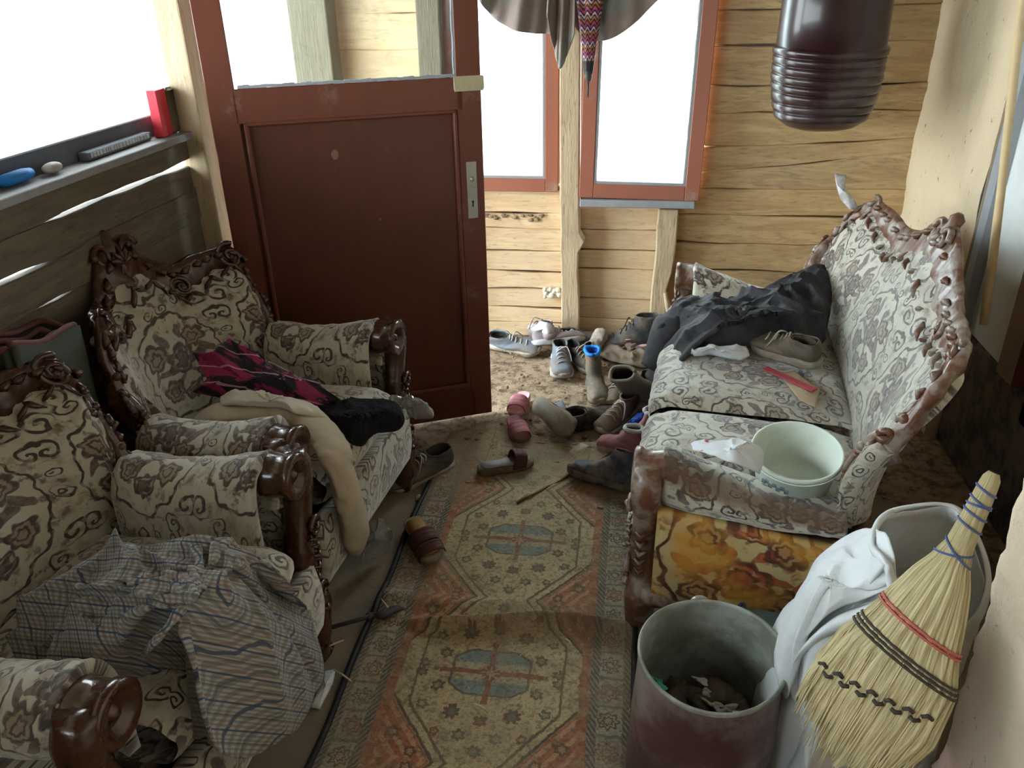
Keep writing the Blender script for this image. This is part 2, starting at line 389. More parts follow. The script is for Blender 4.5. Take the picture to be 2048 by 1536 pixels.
for nm, c in dict(pink=(.55, .17, .24), pink_pale=(.72, .42, .46), dusty_pink=(.36, .12, .15), brown=(.10, .062, .042), black=(.018, .018, .022), charcoal=(.055, .058, .062), bluegrey=(.145, .18, .225),
                  lilac=(.28, .25, .29), white=(.56, .56, .57), offwhite=(.48, .44, .37), sole=(.30, .27, .22), solebrown=(.13, .10, .07), blue=(.01, .20, .62), blue2=(.02, .08, .42),
                  olive=(.085, .072, .055), greyrub=(.15, .145, .125), oxblood=(.07, .018, .016), gold=(.36, .20, .06), slate=(.15, .17, .20), red=(.62, .035, .06), redstrip=(.42, .06, .08),
                  card=(.52, .44, .32), beige=(.46, .36, .24), pastel=(.60, .62, .66), green=(.03, .30, .18), navy=(.02, .03, .05), darkgrey=(.035, .037, .04), carpet=(.050, .058, .046),
                  carpet_edge=(.14, .05, .045), iron=(.035, .03, .03), stick=(.62, .47, .26), blackcord=(.008, .008, .008), twine=(.05, .08, .22), twinered=(.5, .12, .10), twinedark=(.05, .04, .035),
                  foam=(.70, .68, .58), nightblue=(.03, .045, .075), mirror_grey=(.12, .14, .18), lettering=(.55, .58, .62), rust=(.22, .10, .06)).items():
    M[nm] = plain(nm + '_surface', c, .65, .2, 22, .25, .003, MUD, .62 if nm in ('white', 'pink', 'dusty_pink', 'brown', 'black', 'charcoal', 'bluegrey', 'lilac', 'olive', 'greyrub', 'solebrown', 'sole', 'darkgrey', 'offwhite', 'navy') else .12)
def umb_fn(g):
    v = g.coord('Object'); x, y, z = g.split(v); zz = z + .008 * g.sin(g.atan2(y, x) * 8)
    F = g.fract(zz / .052); blk = (.012, .012, .018)
    c = g.mix(g.step(.12, .08, g.abs(F - .2)), blk, (.42, .05, .16)); c = g.mix(g.step(.10, .07, g.abs(F - .55)), c, (.45, .16, .04)); c = g.mix(g.step(.10, .07, g.abs(F - .85)), c, (.55, .42, .55))
    c = g.mix(g.step(.075, .085, z) * g.step(.145, .135, z), c, blk)
    return dict(c=c, r=.55)
M['umbrella'] = mat('striped_umbrella_cloth', umb_fn)

# ------------------------------------------------------------------ mesh helpers
def mesh(name, verts, faces, m, parent=None, uvs=None, smooth=True):
    me = bpy.data.meshes.new(name)
    me.from_pydata([tuple(v) for v in verts], [], faces)
    if uvs is not None:
        lay = me.uv_layers.new(name='UVMap'); idx = np.empty(len(me.loops), dtype=np.int32)
        me.loops.foreach_get('vertex_index', idx)
        lay.data.foreach_set('uv', np.array(uvs, dtype=np.float32)[idx].ravel())
    if smooth: me.polygons.foreach_set('use_smooth', [True] * len(me.polygons))
    me.materials.append(m); me.update()
    o = bpy.data.objects.new(name, me); COL.objects.link(o)
    if parent is not None: o.parent = parent
    return o

class MB:
    """collects shapes into one mesh"""
    def __init__(s): s.v, s.f, s.u = [], [], []
    def add(s, v, f, u=None):
        n = len(s.v); s.v += [tuple(p) for p in v]; s.f += [tuple(i + n for i in q) for q in f]
        s.u += [tuple(q) for q in u] if u is not None else [(p[0] + p[2] * .3, p[1] + p[2]) for p in v]
        return s
    def grid(s, fn, nu, nv, cu=False, cv=False, uv=None):
        v, u = [], []
        for j in range(nv + (0 if cv else 1)):
            for i in range(nu + (0 if cu else 1)):
                a, b = i / nu, j / nv; p = fn(a, b); v.append(p)
                u.append(uv(a, b, p) if uv else (a, b))
        W = nu + (0 if cu else 1); H = nv + (0 if cv else 1); f = []
        for j in range(nv):
            for i in range(nu):
                i2, j2 = (i + 1) % W, (j + 1) % H
                f.append((j * W + i, j * W + i2, j2 * W + i2, j2 * W + i))
        return s.add(v, f, u)
    def box(s, c, d, rot=None, bev=.12):
        # chamfered box: centre c, full size d
        hx, hy, hz = d[0] / 2, d[1] / 2, d[2] / 2; b = min(hx, hy, hz) * bev * 2
        v, f = [], []
        R = rot or Matrix.Identity(3); c = Vector(c)
        def q(x, y, z): v.append(c + R @ Vector((x, y, z))); return len(v) - 1
        K = {}
        for sx in (-1, 1):
            for sy in (-1, 1):
                for sz in (-1, 1):
                    K[sx, sy, sz] = (q(sx * hx, sy * (hy - b), sz * (hz - b)), q(sx * (hx - b), sy * hy, sz * (hz - b)), q(sx * (hx - b), sy * (hy - b), sz * hz))
        for a in (0, 1, 2):
            o1, o2 = [(1, 2), (2, 0), (0, 1)][a]
            for sg in (-1, 1):
                ring = []
                for p, r in ((-1, -1), (1, -1), (1, 1), (-1, 1)):
                    k = [0, 0, 0]; k[a] = sg; k[o1] = p; k[o2] = r; ring.append(K[tuple(k)][a])
                f.append(tuple(ring if sg > 0 else ring[::-1]))
        for a in (0, 1, 2):
            o1, o2 = [(1, 2), (2, 0), (0, 1)][a]
            for p in (-1, 1):
                for r in (-1, 1):
                    k0 = [0, 0, 0]; k0[o1] = p; k0[o2] = r; k1 = list(k0); k0[a] = -1; k1[a] = 1
                    A, B = K[tuple(k0)], K[tuple(k1)]; f.append((A[o1], B[o1], B[o2], A[o2]))
        for k in K.values(): f.append(k)
        return s.add(v, f)
    def tube(s, pts, rad, n=8, flat=1.0, up=(0, 0, 1), cap=True, uvs=1.0):
        pts = [Vector(p) for p in pts]; N = len(pts)
        rad = [rad] * N if not hasattr(rad, '__len__') else list(rad)
        v, u, L = [], [], 0.0; upv = Vector(up)
        for i, p in enumerate(pts):
            t = (pts[min(i + 1, N - 1)] - pts[max(i - 1, 0)]).normalized()
            a = t.cross(upv)
            if a.length < 1e-4: a = t.cross(Vector((1, 0, 0)))
            a.normalize(); b = a.cross(t).normalized()
            if i: L += (p - pts[i - 1]).length
            for k in range(n):
                w = 2 * PI * k / n
                v.append(p + a * math.cos(w) * rad[i] + b * math.sin(w) * rad[i] * flat); u.append((k / n * rad[i] * 6 * uvs, L * uvs))
        f = [(i * n + k, i * n + (k + 1) % n, (i + 1) * n + (k + 1) % n, (i + 1) * n + k) for i in range(N - 1) for k in range(n)]
        if cap: f += [tuple(range(n))[::-1], tuple((N - 1) * n + k for k in range(n))]
        return s.add(v, f, u)
    def ball(s, c, r, n=10, m=6, sc=(1, 1, 1)):
        c = Vector(c)
        def fn(a, b):
            ph = PI * (b * .998 + .001); th = 2 * PI * a
            return c + Vector((r * sc[0] * math.sin(ph) * math.cos(th), r * sc[1] * math.sin(ph) * math.sin(th), r * sc[2] * math.cos(ph)))
        return s.grid(fn, n, m, cu=True)
    def lathe(s, prof, n=32, c=(0, 0, 0), R=None, wob=0.0):
        c = Vector(c); R = R or Matrix.Identity(3)
        def fn(a, b):
            k = b * (len(prof) - 1); i = min(int(k), len(prof) - 2); t = k - i
            r = prof[i][0] * (1 - t) + prof[i + 1][0] * t; z = prof[i][1] * (1 - t) + prof[i + 1][1] * t
            th = 2 * PI * a; r *= 1 + wob * math.sin(2 * th + 1) + wob * .5 * math.sin(3 * th)
            return c + R @ Vector((r * math.cos(th), r * math.sin(th), z))
        return s.grid(fn, n, len(prof) - 1, cu=True, uv=lambda a, b, p: (a * .8, b * .6))
    def build(s, name, m, parent=None, smooth=True):
        return mesh(name, s.v, s.f, m, parent, s.u, smooth)

def tag(o, label=None, cat=None, group=None, kind=None):
    for k, v in (('label', label), ('category', cat), ('group', group), ('kind', kind)):
        if v: o[k] = v
    return o
def empty(name, loc=(0, 0, 0), rz=0, rx=0, ry=0):
    o = bpy.data.objects.new(name, None); COL.objects.link(o); o.location = loc
    o.rotation_euler = (rx, ry, rz); o.empty_display_size = .05; return o
def solid(o, t, off=-1):
    md = o.modifiers.new('thickness', 'SOLIDIFY'); md.thickness = t; md.offset = off; return o
def sub(o, n=1):
    md = o.modifiers.new('smooth', 'SUBSURF'); md.levels = n; md.render_levels = n; return o
def catmull(pts, n):
    P = [np.array(p, float) for p in pts]; P = [2 * P[0] - P[1]] + P + [2 * P[-1] - P[-2]]
    out = []; S = len(P) - 3
    for k in range(n + 1):
        t = k / n * S; i = min(int(t), S - 1); t -= i; a, b, c, d = P[i:i + 4]
        out.append(.5 * ((2 * b) + (c - a) * t + (2 * a - 5 * b + 4 * c - d) * t * t + (3 * b - a - 3 * c + d) * t ** 3))
    return out
def fnoise(x, y, z=0.0, oct=3):
    return mn.fractal(Vector((x, y, z)), .6, 2.1, oct)
def ridge(x, y, z=0.0):
    return 1 - abs(mn.noise(Vector((x, y, z)))) * 2

# ------------------------------------------------------------------ the setting
YB, XL, XR, XN, YN = 3.66, -1.42, 1.15, .63, 1.20

def fl(a, b):
    x = -3.2 + 6.4 * a; y = -1.6 + 6.2 * b
    inside = 1.0 if (XL < x < XR and y < YB) else .0
    z = .010 * fnoise(x * 3, y * 3) * (1 if y > 2.3 else .25)
    if x < XL - .05: z = -.10
    return (x, y, z - .006)
floor = MB().grid(fl, 160, 170, uv=lambda a, b, p: (p[0], p[1])).build('floor', M['dirt']); tag(floor, kind='structure')
ground = MB().grid(lambda a, b: (-30 + 60 * a, -20 + 60 * b, -.35 + .05 * math.sin(a * 40)), 20, 20).build('ground', M['ground']); tag(ground, kind='structure')

def plank(name, m, parent, p0, p1, w, t, normal_axis, seed, wav=.008, w1=None, nseg=12):
    """a board from p0 to p1 (lower edge line), width w upward, thickness t behind the face"""
    rnd = random.Random(seed); p0 = Vector(p0); p1 = Vector(p1); d = p1 - p0; L = d.length; d.normalize()
    n = Vector((0, -1, 0)) if normal_axis == 'y' else Vector((1, 0, 0)); v, u = [], []
    o1, o2 = rnd.random() * 50, rnd.random() * 50
    for i in range(nseg + 1):
        s = i / nseg; q = p0 + d * L * s
        lo = wav * mn.noise(Vector((s * L * 4 + o1, 1.3, 0))) * 2; hi = wav * mn.noise(Vector((s * L * 4 + o2, 7.3, 0))) * 2
        w_ = w + ((w1 - w) if w1 is not None else 0) * s
        for (z, k) in ((lo, 0), (w_ * .03 + lo, 1), (w_ * .97 + hi, 1), (w_ + hi, 0)):
            v.append(q + Vector((0, 0, z)) + n * (t * .5 if k else t * .5 - .005)); 
        v.append(q + Vector((0, 0, w_ + hi)) - n * t * .5); v.append(q + Vector((0, 0, lo)) - n * t * .5)
    f = [(i * 6 + k, i * 6 + (k + 1) % 6, (i + 1) * 6 + (k + 1) % 6, (i + 1) * 6 + k) for i in range(nseg) for k in range(6)]
    f += [tuple(range(6)), tuple(nseg * 6 + k for k in range(6))[::-1]]
    c = (p0 + p1) / 2
    o = mesh('plank', [x - c for x in v], f, m, None, None, smooth=False); o.location = c; o.parent = parent
    return o

wall_back = empty('wall_back', (0, 0, 0)); tag(wall_back, kind='structure')
YP = YB + .02
# left of the post: planks under the first window
zs = [-.03, .06, .135, .232, .325, .425, .535, .605, .735]
for i in range(8):
    plank('plank', M['plank_pale'], wall_back, (-1.32, YP + .004 * (i % 3), zs[i]), (-.27, YP + .004 * (i % 3), zs[i] + .004), zs[i + 1] - zs[i] - .003, .028, 'y', 10 + i, .009 if i in (2, 3, 6) else .004)
# between post and stud, under the second window
zs = [-.03, .095, .200, .346, .440, .533, .72]
for i in range(6):
    plank('plank', M['plank_pale'], wall_back, (-.27, YP + .012 + .004 * (i % 2), zs[i]), (.16, YP + .012 + .004 * (i % 2), zs[i]), zs[i + 1] - zs[i] - .003, .028, 'y', 30 + i, .003)
# right of the second window up to the plaster wall
zr = [(-.03, -.03), (.11, .10), (.235, .225), (.36, .36), (.487, .483), (.622, .612), (.735, .745), (.80, .905), (.915, .955), (1.055, 1.07), (1.165, 1.175), (1.315, 1.335), (1.45, 1.47), (1.60, 1.60), (1.76, 1.76), (1.93, 1.93), (2.12, 2.12), (2.30, 2.30)]
for i in range(len(zr) - 1):
    a, b = zr[i], zr[i + 1]
    xs_ = .285 if .70 < a[0] < 2.0 else .16
    plank('plank', M['plank'], wall_back, (xs_, YP + .005 * ((i * 2) % 3), a[0]), (XR + .03, YP + .005 * ((i * 2) % 3), a[1]), b[0] - a[0] - .002, .03, 'y', 60 + i, .006, b[1] - a[1] - .002)
# left end, beyond the first window (seen through the door's glass)
zs = [.735, .88, 1.02, 1.16, 1.31, 1.46, 1.62, 1.79, 1.96, 2.13, 2.30]
for i in range(10):
    plank('plank', M['plank_pale'], wall_back, (-1.32, YP, zs[i]), (-.86, YP, zs[i]), zs[i + 1] - zs[i] + .003, .028, 'y', 90 + i, .006)
# above the windows
for i in range(2):
    plank('plank', M['plank'], wall_back, (-.88, YP, 2.02 + i * .14), (.20, YP, 2.02 + i * .14), .145, .028, 'y', 120 + i, .004)
# outer skin behind the boards so that only real openings let light in
b = MB()
for x0, x1, z0, z1 in ((-1.36, -.88, -.3, 2.32), (-.88, -.33, -.3, .71), (-.33, .30, -.3, .66), (.30, 1.3, -.3, 2.32), (-.88, .30, 2.03, 2.32), (-.345, -.235, .6, 2.05)):
    b.box(((x0 + x1) / 2, YB + .065, (z0 + z1) / 2), (x1 - x0, .02, z1 - z0))
b.build('outer_skin', M['post_dark'], wall_back, smooth=False)

def post(name, pts, m, w, d, seed, label=None, knots=()):
    """rough hewn upright: rectangular section that wanders a little"""
    N = len(pts); v = []
    for i, p in enumerate(pts):
        k = 1 + .10 * mn.noise(Vector((i * .9, seed, 0))); wl = w * k
        for sx, sy in ((-1, -1), (1, -1), (1, 1), (-1, 1)):
            v.append((p[0] + sx * wl / 2 + p[3] * (sx > 0) if len(p) > 3 else p[0] + sx * wl / 2, p[1] + sy * d / 2, p[2]))
    f = [(i * 4 + k, i * 4 + (k + 1) % 4, (i + 1) * 4 + (k + 1) % 4, (i + 1) * 4 + k) for i in range(N - 1) for k in range(4)]
    f += [(3, 2, 1, 0), tuple((N - 1) * 4 + k for k in range(4))]
    o = mesh(name, v, f, m, None, None, smooth=False)
    md = o.modifiers.new('edge', 'BEVEL'); md.width = .006; md.segments = 2
    return o
p1 = post('post', [(-.268, YB - .03, -.02), (-.268, YB - .03, .12), (-.270, YB - .03, .25), (-.272, YB - .03, .36, -.008), (-.274, YB - .03, .45, -.004), (-.274, YB - .03, .50, .022), (-.276, YB - .03, .54, .004), (-.280, YB - .03, .7), (-.283, YB - .03, 1.0), (-.286, YB - .03, 1.3), (-.29, YB - .03, 1.7), (-.29, YB - .03, 2.3)], M['post'], .086, .075, 3)
tag(p1, 'tall pale hewn wooden post between the two back windows', 'post')
p2 = post('post', [(.152, YB - .025, -.02), (.150, YB - .025, .10), (.150, YB - .025, .20, -.02), (.152, YB - .025, .28, -.022), (.155, YB - .025, .36, -.004), (.157, YB - .025, .46, .004), (.158, YB - .025, .56), (.160, YB - .025, .655)], M['post'], .088, .07, 9)
tag(p2, 'short pale stud with a peeled knot under the right back window', 'post')
kn = MB(); kn.tube([(.17, YB - .075, .27), (.185, YB - .082, .21), (.20, YB - .078, .15), (.205, YB - .07, .12)], [.012, .022, .02, .008], 8, .7); kn.build('split_knot', M['post'], p2)
p3 = post('post', [(-.875, YB - .05, -.02), (-.87, YB - .05, .6), (-.875, YB - .05, 1.2), (-.87, YB - .05, 1.8), (-.87, YB - .05, 2.3)], M['post_dark'], .10, .08, 5)
tag(p3, 'dull greenish post seen through the right side of the door glass', 'post')

def window(name, x0, x1, z0, z1, y, fw_, m, tilt=0.0, pane=True):
    w = empty(name, ((x0 + x1) / 2, y, z0)); tag(w, kind='structure'); w.rotation_euler = (0, tilt, 0)
    hx = (x1 - x0) / 2; H = z1 - z0
    for c, d in (((-hx + fw_ / 2, 0, H / 2), (fw_, .05, H)), ((hx - fw_ / 2, 0, H / 2), (fw_, .05, H)), ((0, 0, fw_ / 2), (2 * hx - 2 * fw_, .05, fw_)), ((0, 0, H - fw_ / 2), (2 * hx - 2 * fw_, .05, fw_))):
        MB().box(c, d, bev=.05).build('window_frame', m, w, smooth=False)
    bd = MB()
    for c, d in (((-hx + fw_ + .006, -.012, H / 2), (.012, .02, H - 2 * fw_)), ((hx - fw_ - .006, -.012, H / 2), (.012, .02, H - 2 * fw_)), ((0, -.012, fw_ + .006), (2 * hx - 2 * fw_ - .024, .02, .012))):
        bd.box(c, d)
    bd.build('glazing_bead', M['grey_board'], w, smooth=False)
    if pane: MB().box((0, .012, H / 2), (2 * hx - 2 * fw_ + .01, .004, H - 2 * fw_ + .01)).build('pane', M['glass'], w, smooth=False)
    return w
w1 = window('window_1', -.835, -.335, .715, 2.03, YB + .0, .058, M['window_paint'])
w2 = window('window_2', -.237, .285, .700, 2.03, YB - .045, .062, M['window_paint'], math.radians(.9))
sl = MB().box((.018, YB - .05, .682), (.50, .085, .030), bev=.1).build('trim_1', M['grey_board'], smooth=False); tag(sl, kind='structure')
# ragged filler foam along the right side of the second window and in the plank gap
fo = MB()
rr = random.Random(4)
for k in range(34):
    z = .05 + k * .036; fo.ball((.196 + rr.uniform(-.004, .006), -.004, z), rr.uniform(.012, .026), 8, 6, (rr.uniform(.5, 1.0), .5, 1.5))
fo.build('filler_foam', M['foam'], w2)
fo2 = MB()
for k in range(16): fo2.ball((-.36 + rr.uniform(-.04, .035), YB - .008, .215 + rr.uniform(-.012, .03)), rr.uniform(.008, .016), 7, 5)
o = fo2.build('foam_lump', M['foam']); tag(o, 'cream foam filler lump in the plank gap beside the tall post', 'foam')
mo = MB()
for k in range(26): mo.ball((-.62 + rr.uniform(-.06, .22), YB - .003, .598 + rr.uniform(-.022, .006)), rr.uniform(.005, .012), 6, 4, (1.3, .5, .8))
o = mo.build('mud_chinking', M['dirt'], wall_back); o['kind'] = 'stuff'

# left wall: planks with gaps, sill, doorway posts
wall_left = empty('wall_left', (0, 0, 0)); tag(wall_left, kind='structure')
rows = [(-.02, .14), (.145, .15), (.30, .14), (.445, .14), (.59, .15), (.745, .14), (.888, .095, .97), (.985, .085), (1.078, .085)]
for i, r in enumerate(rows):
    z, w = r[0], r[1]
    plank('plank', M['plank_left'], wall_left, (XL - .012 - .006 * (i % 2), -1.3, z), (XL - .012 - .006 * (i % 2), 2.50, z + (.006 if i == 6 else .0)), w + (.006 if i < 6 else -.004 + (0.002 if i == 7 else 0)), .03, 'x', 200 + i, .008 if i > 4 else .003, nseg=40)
sk = MB().box((XL - .075, .6, .42), (.02, 3.9, .86)); sk.build('outer_skin', M['post_dark'], wall_left, smooth=False)
sill = MB().box((XL - .015, .6, 1.160), (.085, 3.82, .022), bev=.1).build('trim_2', M['grey_board'], smooth=False); tag(sill, kind='structure')
lip = MB().box((XL - .068, .6, 1.195), (.03, 3.8, .075), bev=.1).build('trim_3', M['mirror_grey'], smooth=False); tag(lip, kind='structure')
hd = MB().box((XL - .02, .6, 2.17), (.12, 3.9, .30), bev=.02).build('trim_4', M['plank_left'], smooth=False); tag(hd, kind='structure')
pl = post('post', [(XL + .02, 2.545, -.02), (XL + .018, 2.545, .6), (XL + .02, 2.54, 1.2), (XL + .02, 2.54, 1.8), (XL + .02, 2.54, 2.35)], M['post'], .085, .13, 12)
tag(pl, 'squared corner post between the left window and the red door', 'post')
dj = post('post', [(XL + .045, 3.59, -.02), (XL + .045, 3.59, 1.0), (XL + .045, 3.59, 2.35)], M['post_dark'], .17, .12, 15)
tag(dj, 'grey doorway post in the far left corner behind the door glass', 'post')
jb = MB().box((XL - .02, 3.64, 1.1), (.07, .12, 2.3)).build('trim_5', M['grey_board'], smooth=False); tag(jb, kind='structure')
th = MB().box((XL - .01, 3.07, 2.20), (.10, 1.0, .22)).build('trim_6', M['plank_left'], smooth=False); tag(th, kind='structure')

# right wall: mud plaster stretch, inner door, dark stretch, near mud wall
def rough_wall(name, x0, y0, x1, y1, z0, z1, m, amp=.008, nu=50, nv=70, seed=0.0):
    d = Vector((x1 - x0, y1 - y0, 0)); L = d.length; n = Vector((-d.y, d.x, 0)).normalized()
    def fn(a, b):
        z = z0 + (z1 - z0) * b; q = Vector((x0, y0, z)) + d * a; k = amp * fnoise(a * L * 5 + seed, z * 5, seed)
        return q + n * k
    o = MB().grid(fn, nu, nv, uv=lambda a, b, p: (a * L, p[2])).build(name, m); tag(o, kind='structure'); return o
rough_wall('wall_right', XR, YB + .05, XR, 2.88, -.05, 2.35, M['plaster'], .010, 40, 90, 2)
rough_wall('wall_right_reveal', XR, 2.88, XR + .06, 2.88, -.05, 2.35, M['plaster'], .003, 6, 60, 2)
o = MB().box((XR + .09, 1.82, .21), (.10, 2.12, .46)).build('wall_right_base', M['darkgrey'], smooth=False); tag(o, kind='structure')
o = MB().box((XR + .09, 1.68, 1.35), (.10, 1.34, 2.0)).build('wall_right_upper', M['plaster'], smooth=False); tag(o, kind='structure')
idr = empty('door_2', (XR + .05, 2.62, .44)); tag(idr, kind='structure')
MB().box((0, -.165, .95), (.06, .12, 1.90), bev=.05).build('door_stile', M['door_frame'], idr, smooth=False)
MB().box((0, .05, .95), (.02, .38, 1.88), bev=.05).build('door_panel', M['frost'], idr, smooth=False)
MB().box((-.02, .225, .95), (.05, .055, 1.90), bev=.05).build('door_jamb', M['grey_board'], idr, smooth=False)
# near mud wall with its rounded edge
def near(a, b):
    z = -.05 + 2.4 * b
    t = a * 3.6
    if t < 2.4: x, y = XN, -1.5 + (YN - .06 + 1.5) * t / 2.4
    elif t < 2.8:
        w = (t - 2.4) / .4 * PI / 2; x, y = XN + .06 * (1 - math.cos(w)), YN - .06 + .06 * math.sin(w)
    else: x, y = XN + .06 + (t - 2.8) / .8 * .60, YN
    k = .012 * fnoise(x * 6, z * 5, y * 6) + .006 * fnoise(x * 20, z * 20, y * 20)
    return (x - k, y + k * .6, z)
o = MB().grid(near, 150, 120, uv=lambda a, b, p: (p[1], p[2])).build('wall_near', M['plaster_pink']); tag(o, kind='structure')
o = MB().box((XR + .22, 2.0, 1.1), (.04, 3.5, 2.6)).build('wall_house', M['darkgrey'], smooth=False); tag(o, kind='structure')
o = MB().box((XL - .62, .55, 2.10), (1.1, 4.1, .05)).build('added_sky_shade', M['post_dark'], smooth=False); tag(o, kind='structure')  # unseen slab added outside the left window to keep sky light off the armchairs
o = MB().box((-.1, -1.45, 1.1), (3.0, .06, 2.6)).build('wall_front', M['post_dark'], smooth=False); tag(o, kind='structure')
ceil = empty('ceiling', (0, 0, 2.33)); tag(ceil, kind='structure')
for i in range(15):
    x = XL - .1 + i * .19
    MB().box((x + .095, 1.1, .02 + .004 * (i % 2)), (.186, 5.3, .03), bev=.05).build('plank', M['ceiling'], ceil, smooth=False)
cb = MB().box((-.1, 1.1, .08), (3.0, 5.4, .04)); cb.build('roof_deck', M['post_dark'], ceil, smooth=False)

# floor covering and rug
li = MB().grid(lambda a, b: (-1.38 + a * 2.50, -1.3 + b * (3.62 + .08 * math.sin(a * 9)), .004 + .005 * fnoise(a * 6, b * 8) ** 2), 60, 70, uv=lambda a, b, p: (p[0], p[1])).build('floor_covering', M['lino'])
solid(li, .003); tag(li, 'dull olive floor covering under rug, chairs and bucket', 'floor covering')

def rugz(x, y):
    """x, y in rug space: wrinkles"""
    z = .004 * fnoise(x * 5, y * 4, 3)
    z += .046 * math.exp(-((y - (-.115 + .03 * x + .02 * math.sin(x * 9))) / (.020 if y > (-.115 + .03 * x + .02 * math.sin(x * 9)) else .010)) ** 2) * (1 / (1 + math.exp(-(x + .22) * 30)))
    z += .016 * math.exp(-((y + .03 - .02 * math.sin(x * 8)) / .03) ** 2) * (1 / (1 + math.exp((x - .0) * 18)))
    z += .012 * max(0, y - .45) * abs(mn.noise(Vector((x * 7, y * 7, 1)))) * 4
    return z
def rugf(a, b):
    x = (a - .5) * .716; y = -1.15 + 2.05 * b
    y2 = y + (.03 * math.sin(a * 7) if b > .98 else 0)
    return (x, y2, max(0, rugz(x, y)) + .009)
rug = MB().grid(rugf, 120, 330, uv=lambda a, b, p: (p[0], p[1])).build('rug', M['rug'])
rug.location = (-.300, 1.765, 0); solid(rug, .006); tag(rug, 'long worn oriental rug with blue medallions and red borders', 'rug')
rug.rotation_euler = (0, 0, math.radians(0))
eb = MB()
eb.tube([(-.362 + .004 * math.sin(k * .6), -1.15 + k * .05, .012 + max(0, rugz(-.35, -1.15 + k * .05))) for k in range(35)], .0085, 6, .7)
eb.tube([(.362, -1.15 + k * .05, .012 + max(0, rugz(.35, -1.15 + k * .05))) for k in range(41)], .007, 6, .7)
eb.build('edge_binding', M['blackcord'], rug)

# ------------------------------------------------------------------ the red door
def build_door():
    hinge = Vector((-1.316, 2.488, 0)); ang = math.radians(25); W, H = .865, 1.98
    d = empty('door_1', (hinge.x, hinge.y, .012), ang); tag(d, kind='structure')
    T = .042
    def part(name, c, s, m='door', bev=.05): return MB().box(c, s, bev=bev).build(name, M[m], d, smooth=False)
    s = .085
    part('stile', (s / 2 - .01, 0, H / 2), (s + .0, T, H), 'door_frame'); part('stile', (W - s / 2 + .00, 0, H / 2), (s, T, H), 'door_frame')
    part('rail', (W / 2, 0, .065), (W - 2 * s + .04, T, .13), 'door'); part('rail', (W / 2, 0, 1.230), (W - 2 * s + .04, T, .105), 'door_frame'); part('rail', (W / 2, 0, H - .06), (W - 2 * s + .04, T, .12), 'door_frame')
    part('panel', (W / 2, .004, .66), (W - 2 * s + .04, T - .022, 1.06), 'door', .02)
    b = MB(); x0, x1, z0, z1 = s, W - s, .13, 1.183
    for c, q in ((((x0 + x1) / 2, -.016, z0 + .008), (x1 - x0, .018, .016)), (((x0 + x1) / 2, -.016, z1 - .008), (x1 - x0, .018, .016)), ((x0 + .008, -.016, (z0 + z1) / 2), (.016, .018, z1 - z0)), ((x1 - .008, -.016, (z0 + z1) / 2), (.016, .018, z1 - z0))): b.box(c, q, bev=.3)
    b.build('moulding', M['door_frame'], d, smooth=False)
    MB().box((W / 2, .0, 1.585), (W - 2 * s + .03, .004, .60)).build('pane', M['glass'], d, smooth=False)
    b = MB(); 
    for k in range(40): b.box((x0 + (k + .5) * (x1 - x0) / 40, -.012, 1.287 + .001 * math.sin(k * 1.7)), ((x1 - x0) / 40 + .001, .014, .010 + .0015 * math.sin(k * 2.3)))
    for k in range(30): b.box((x1 - .002, -.012, 1.30 + k * .019), (.008 + .003 * math.sin(k), .012, .02))
    b.build('glazing_putty', M['grey_board'], d, smooth=False)
    lk = MB().box((W - .045, -T / 2 - .002, .905), (.036, .004, .20), bev=.25).build('lock_plate', M['steel'], d, smooth=False)
    k = MB(); k.lathe([(.0, .012), (.006, .012), (.008, .004), (.009, 0)], 12, (W - .045, -T / 2 - .004, .945), Matrix.Rotation(PI / 2, 3, 'X')); k.build('spindle', M['steel'], lk)
    k = MB(); k.ball((W - .045, -T / 2 - .005, .865), .004, 8, 5); k.box((W - .045, -T / 2 - .005, .855), (.004, .003, .014)); k.build('keyhole', M['blackcord'], lk)
    MB().box((W - .042, -T / 2 - .001, 1.262), (.10, .003, .048), bev=.1).build('tape_strip', M['tape'], d, smooth=False)
    MB().box((W - .042, 0, 1.262), (.108, T + .004, .044), bev=.1).build('tape_strip', M['tape'], d, smooth=False)
    k = MB(); k.ball((.49, -.008, .83), .005, 8, 5, (1, .4, 1)); k.ball((.36, -.0075, 1.06), .013, 10, 6, (1, .06, 1.3)); k.build('scuff', M['rust'], d)
build_door()

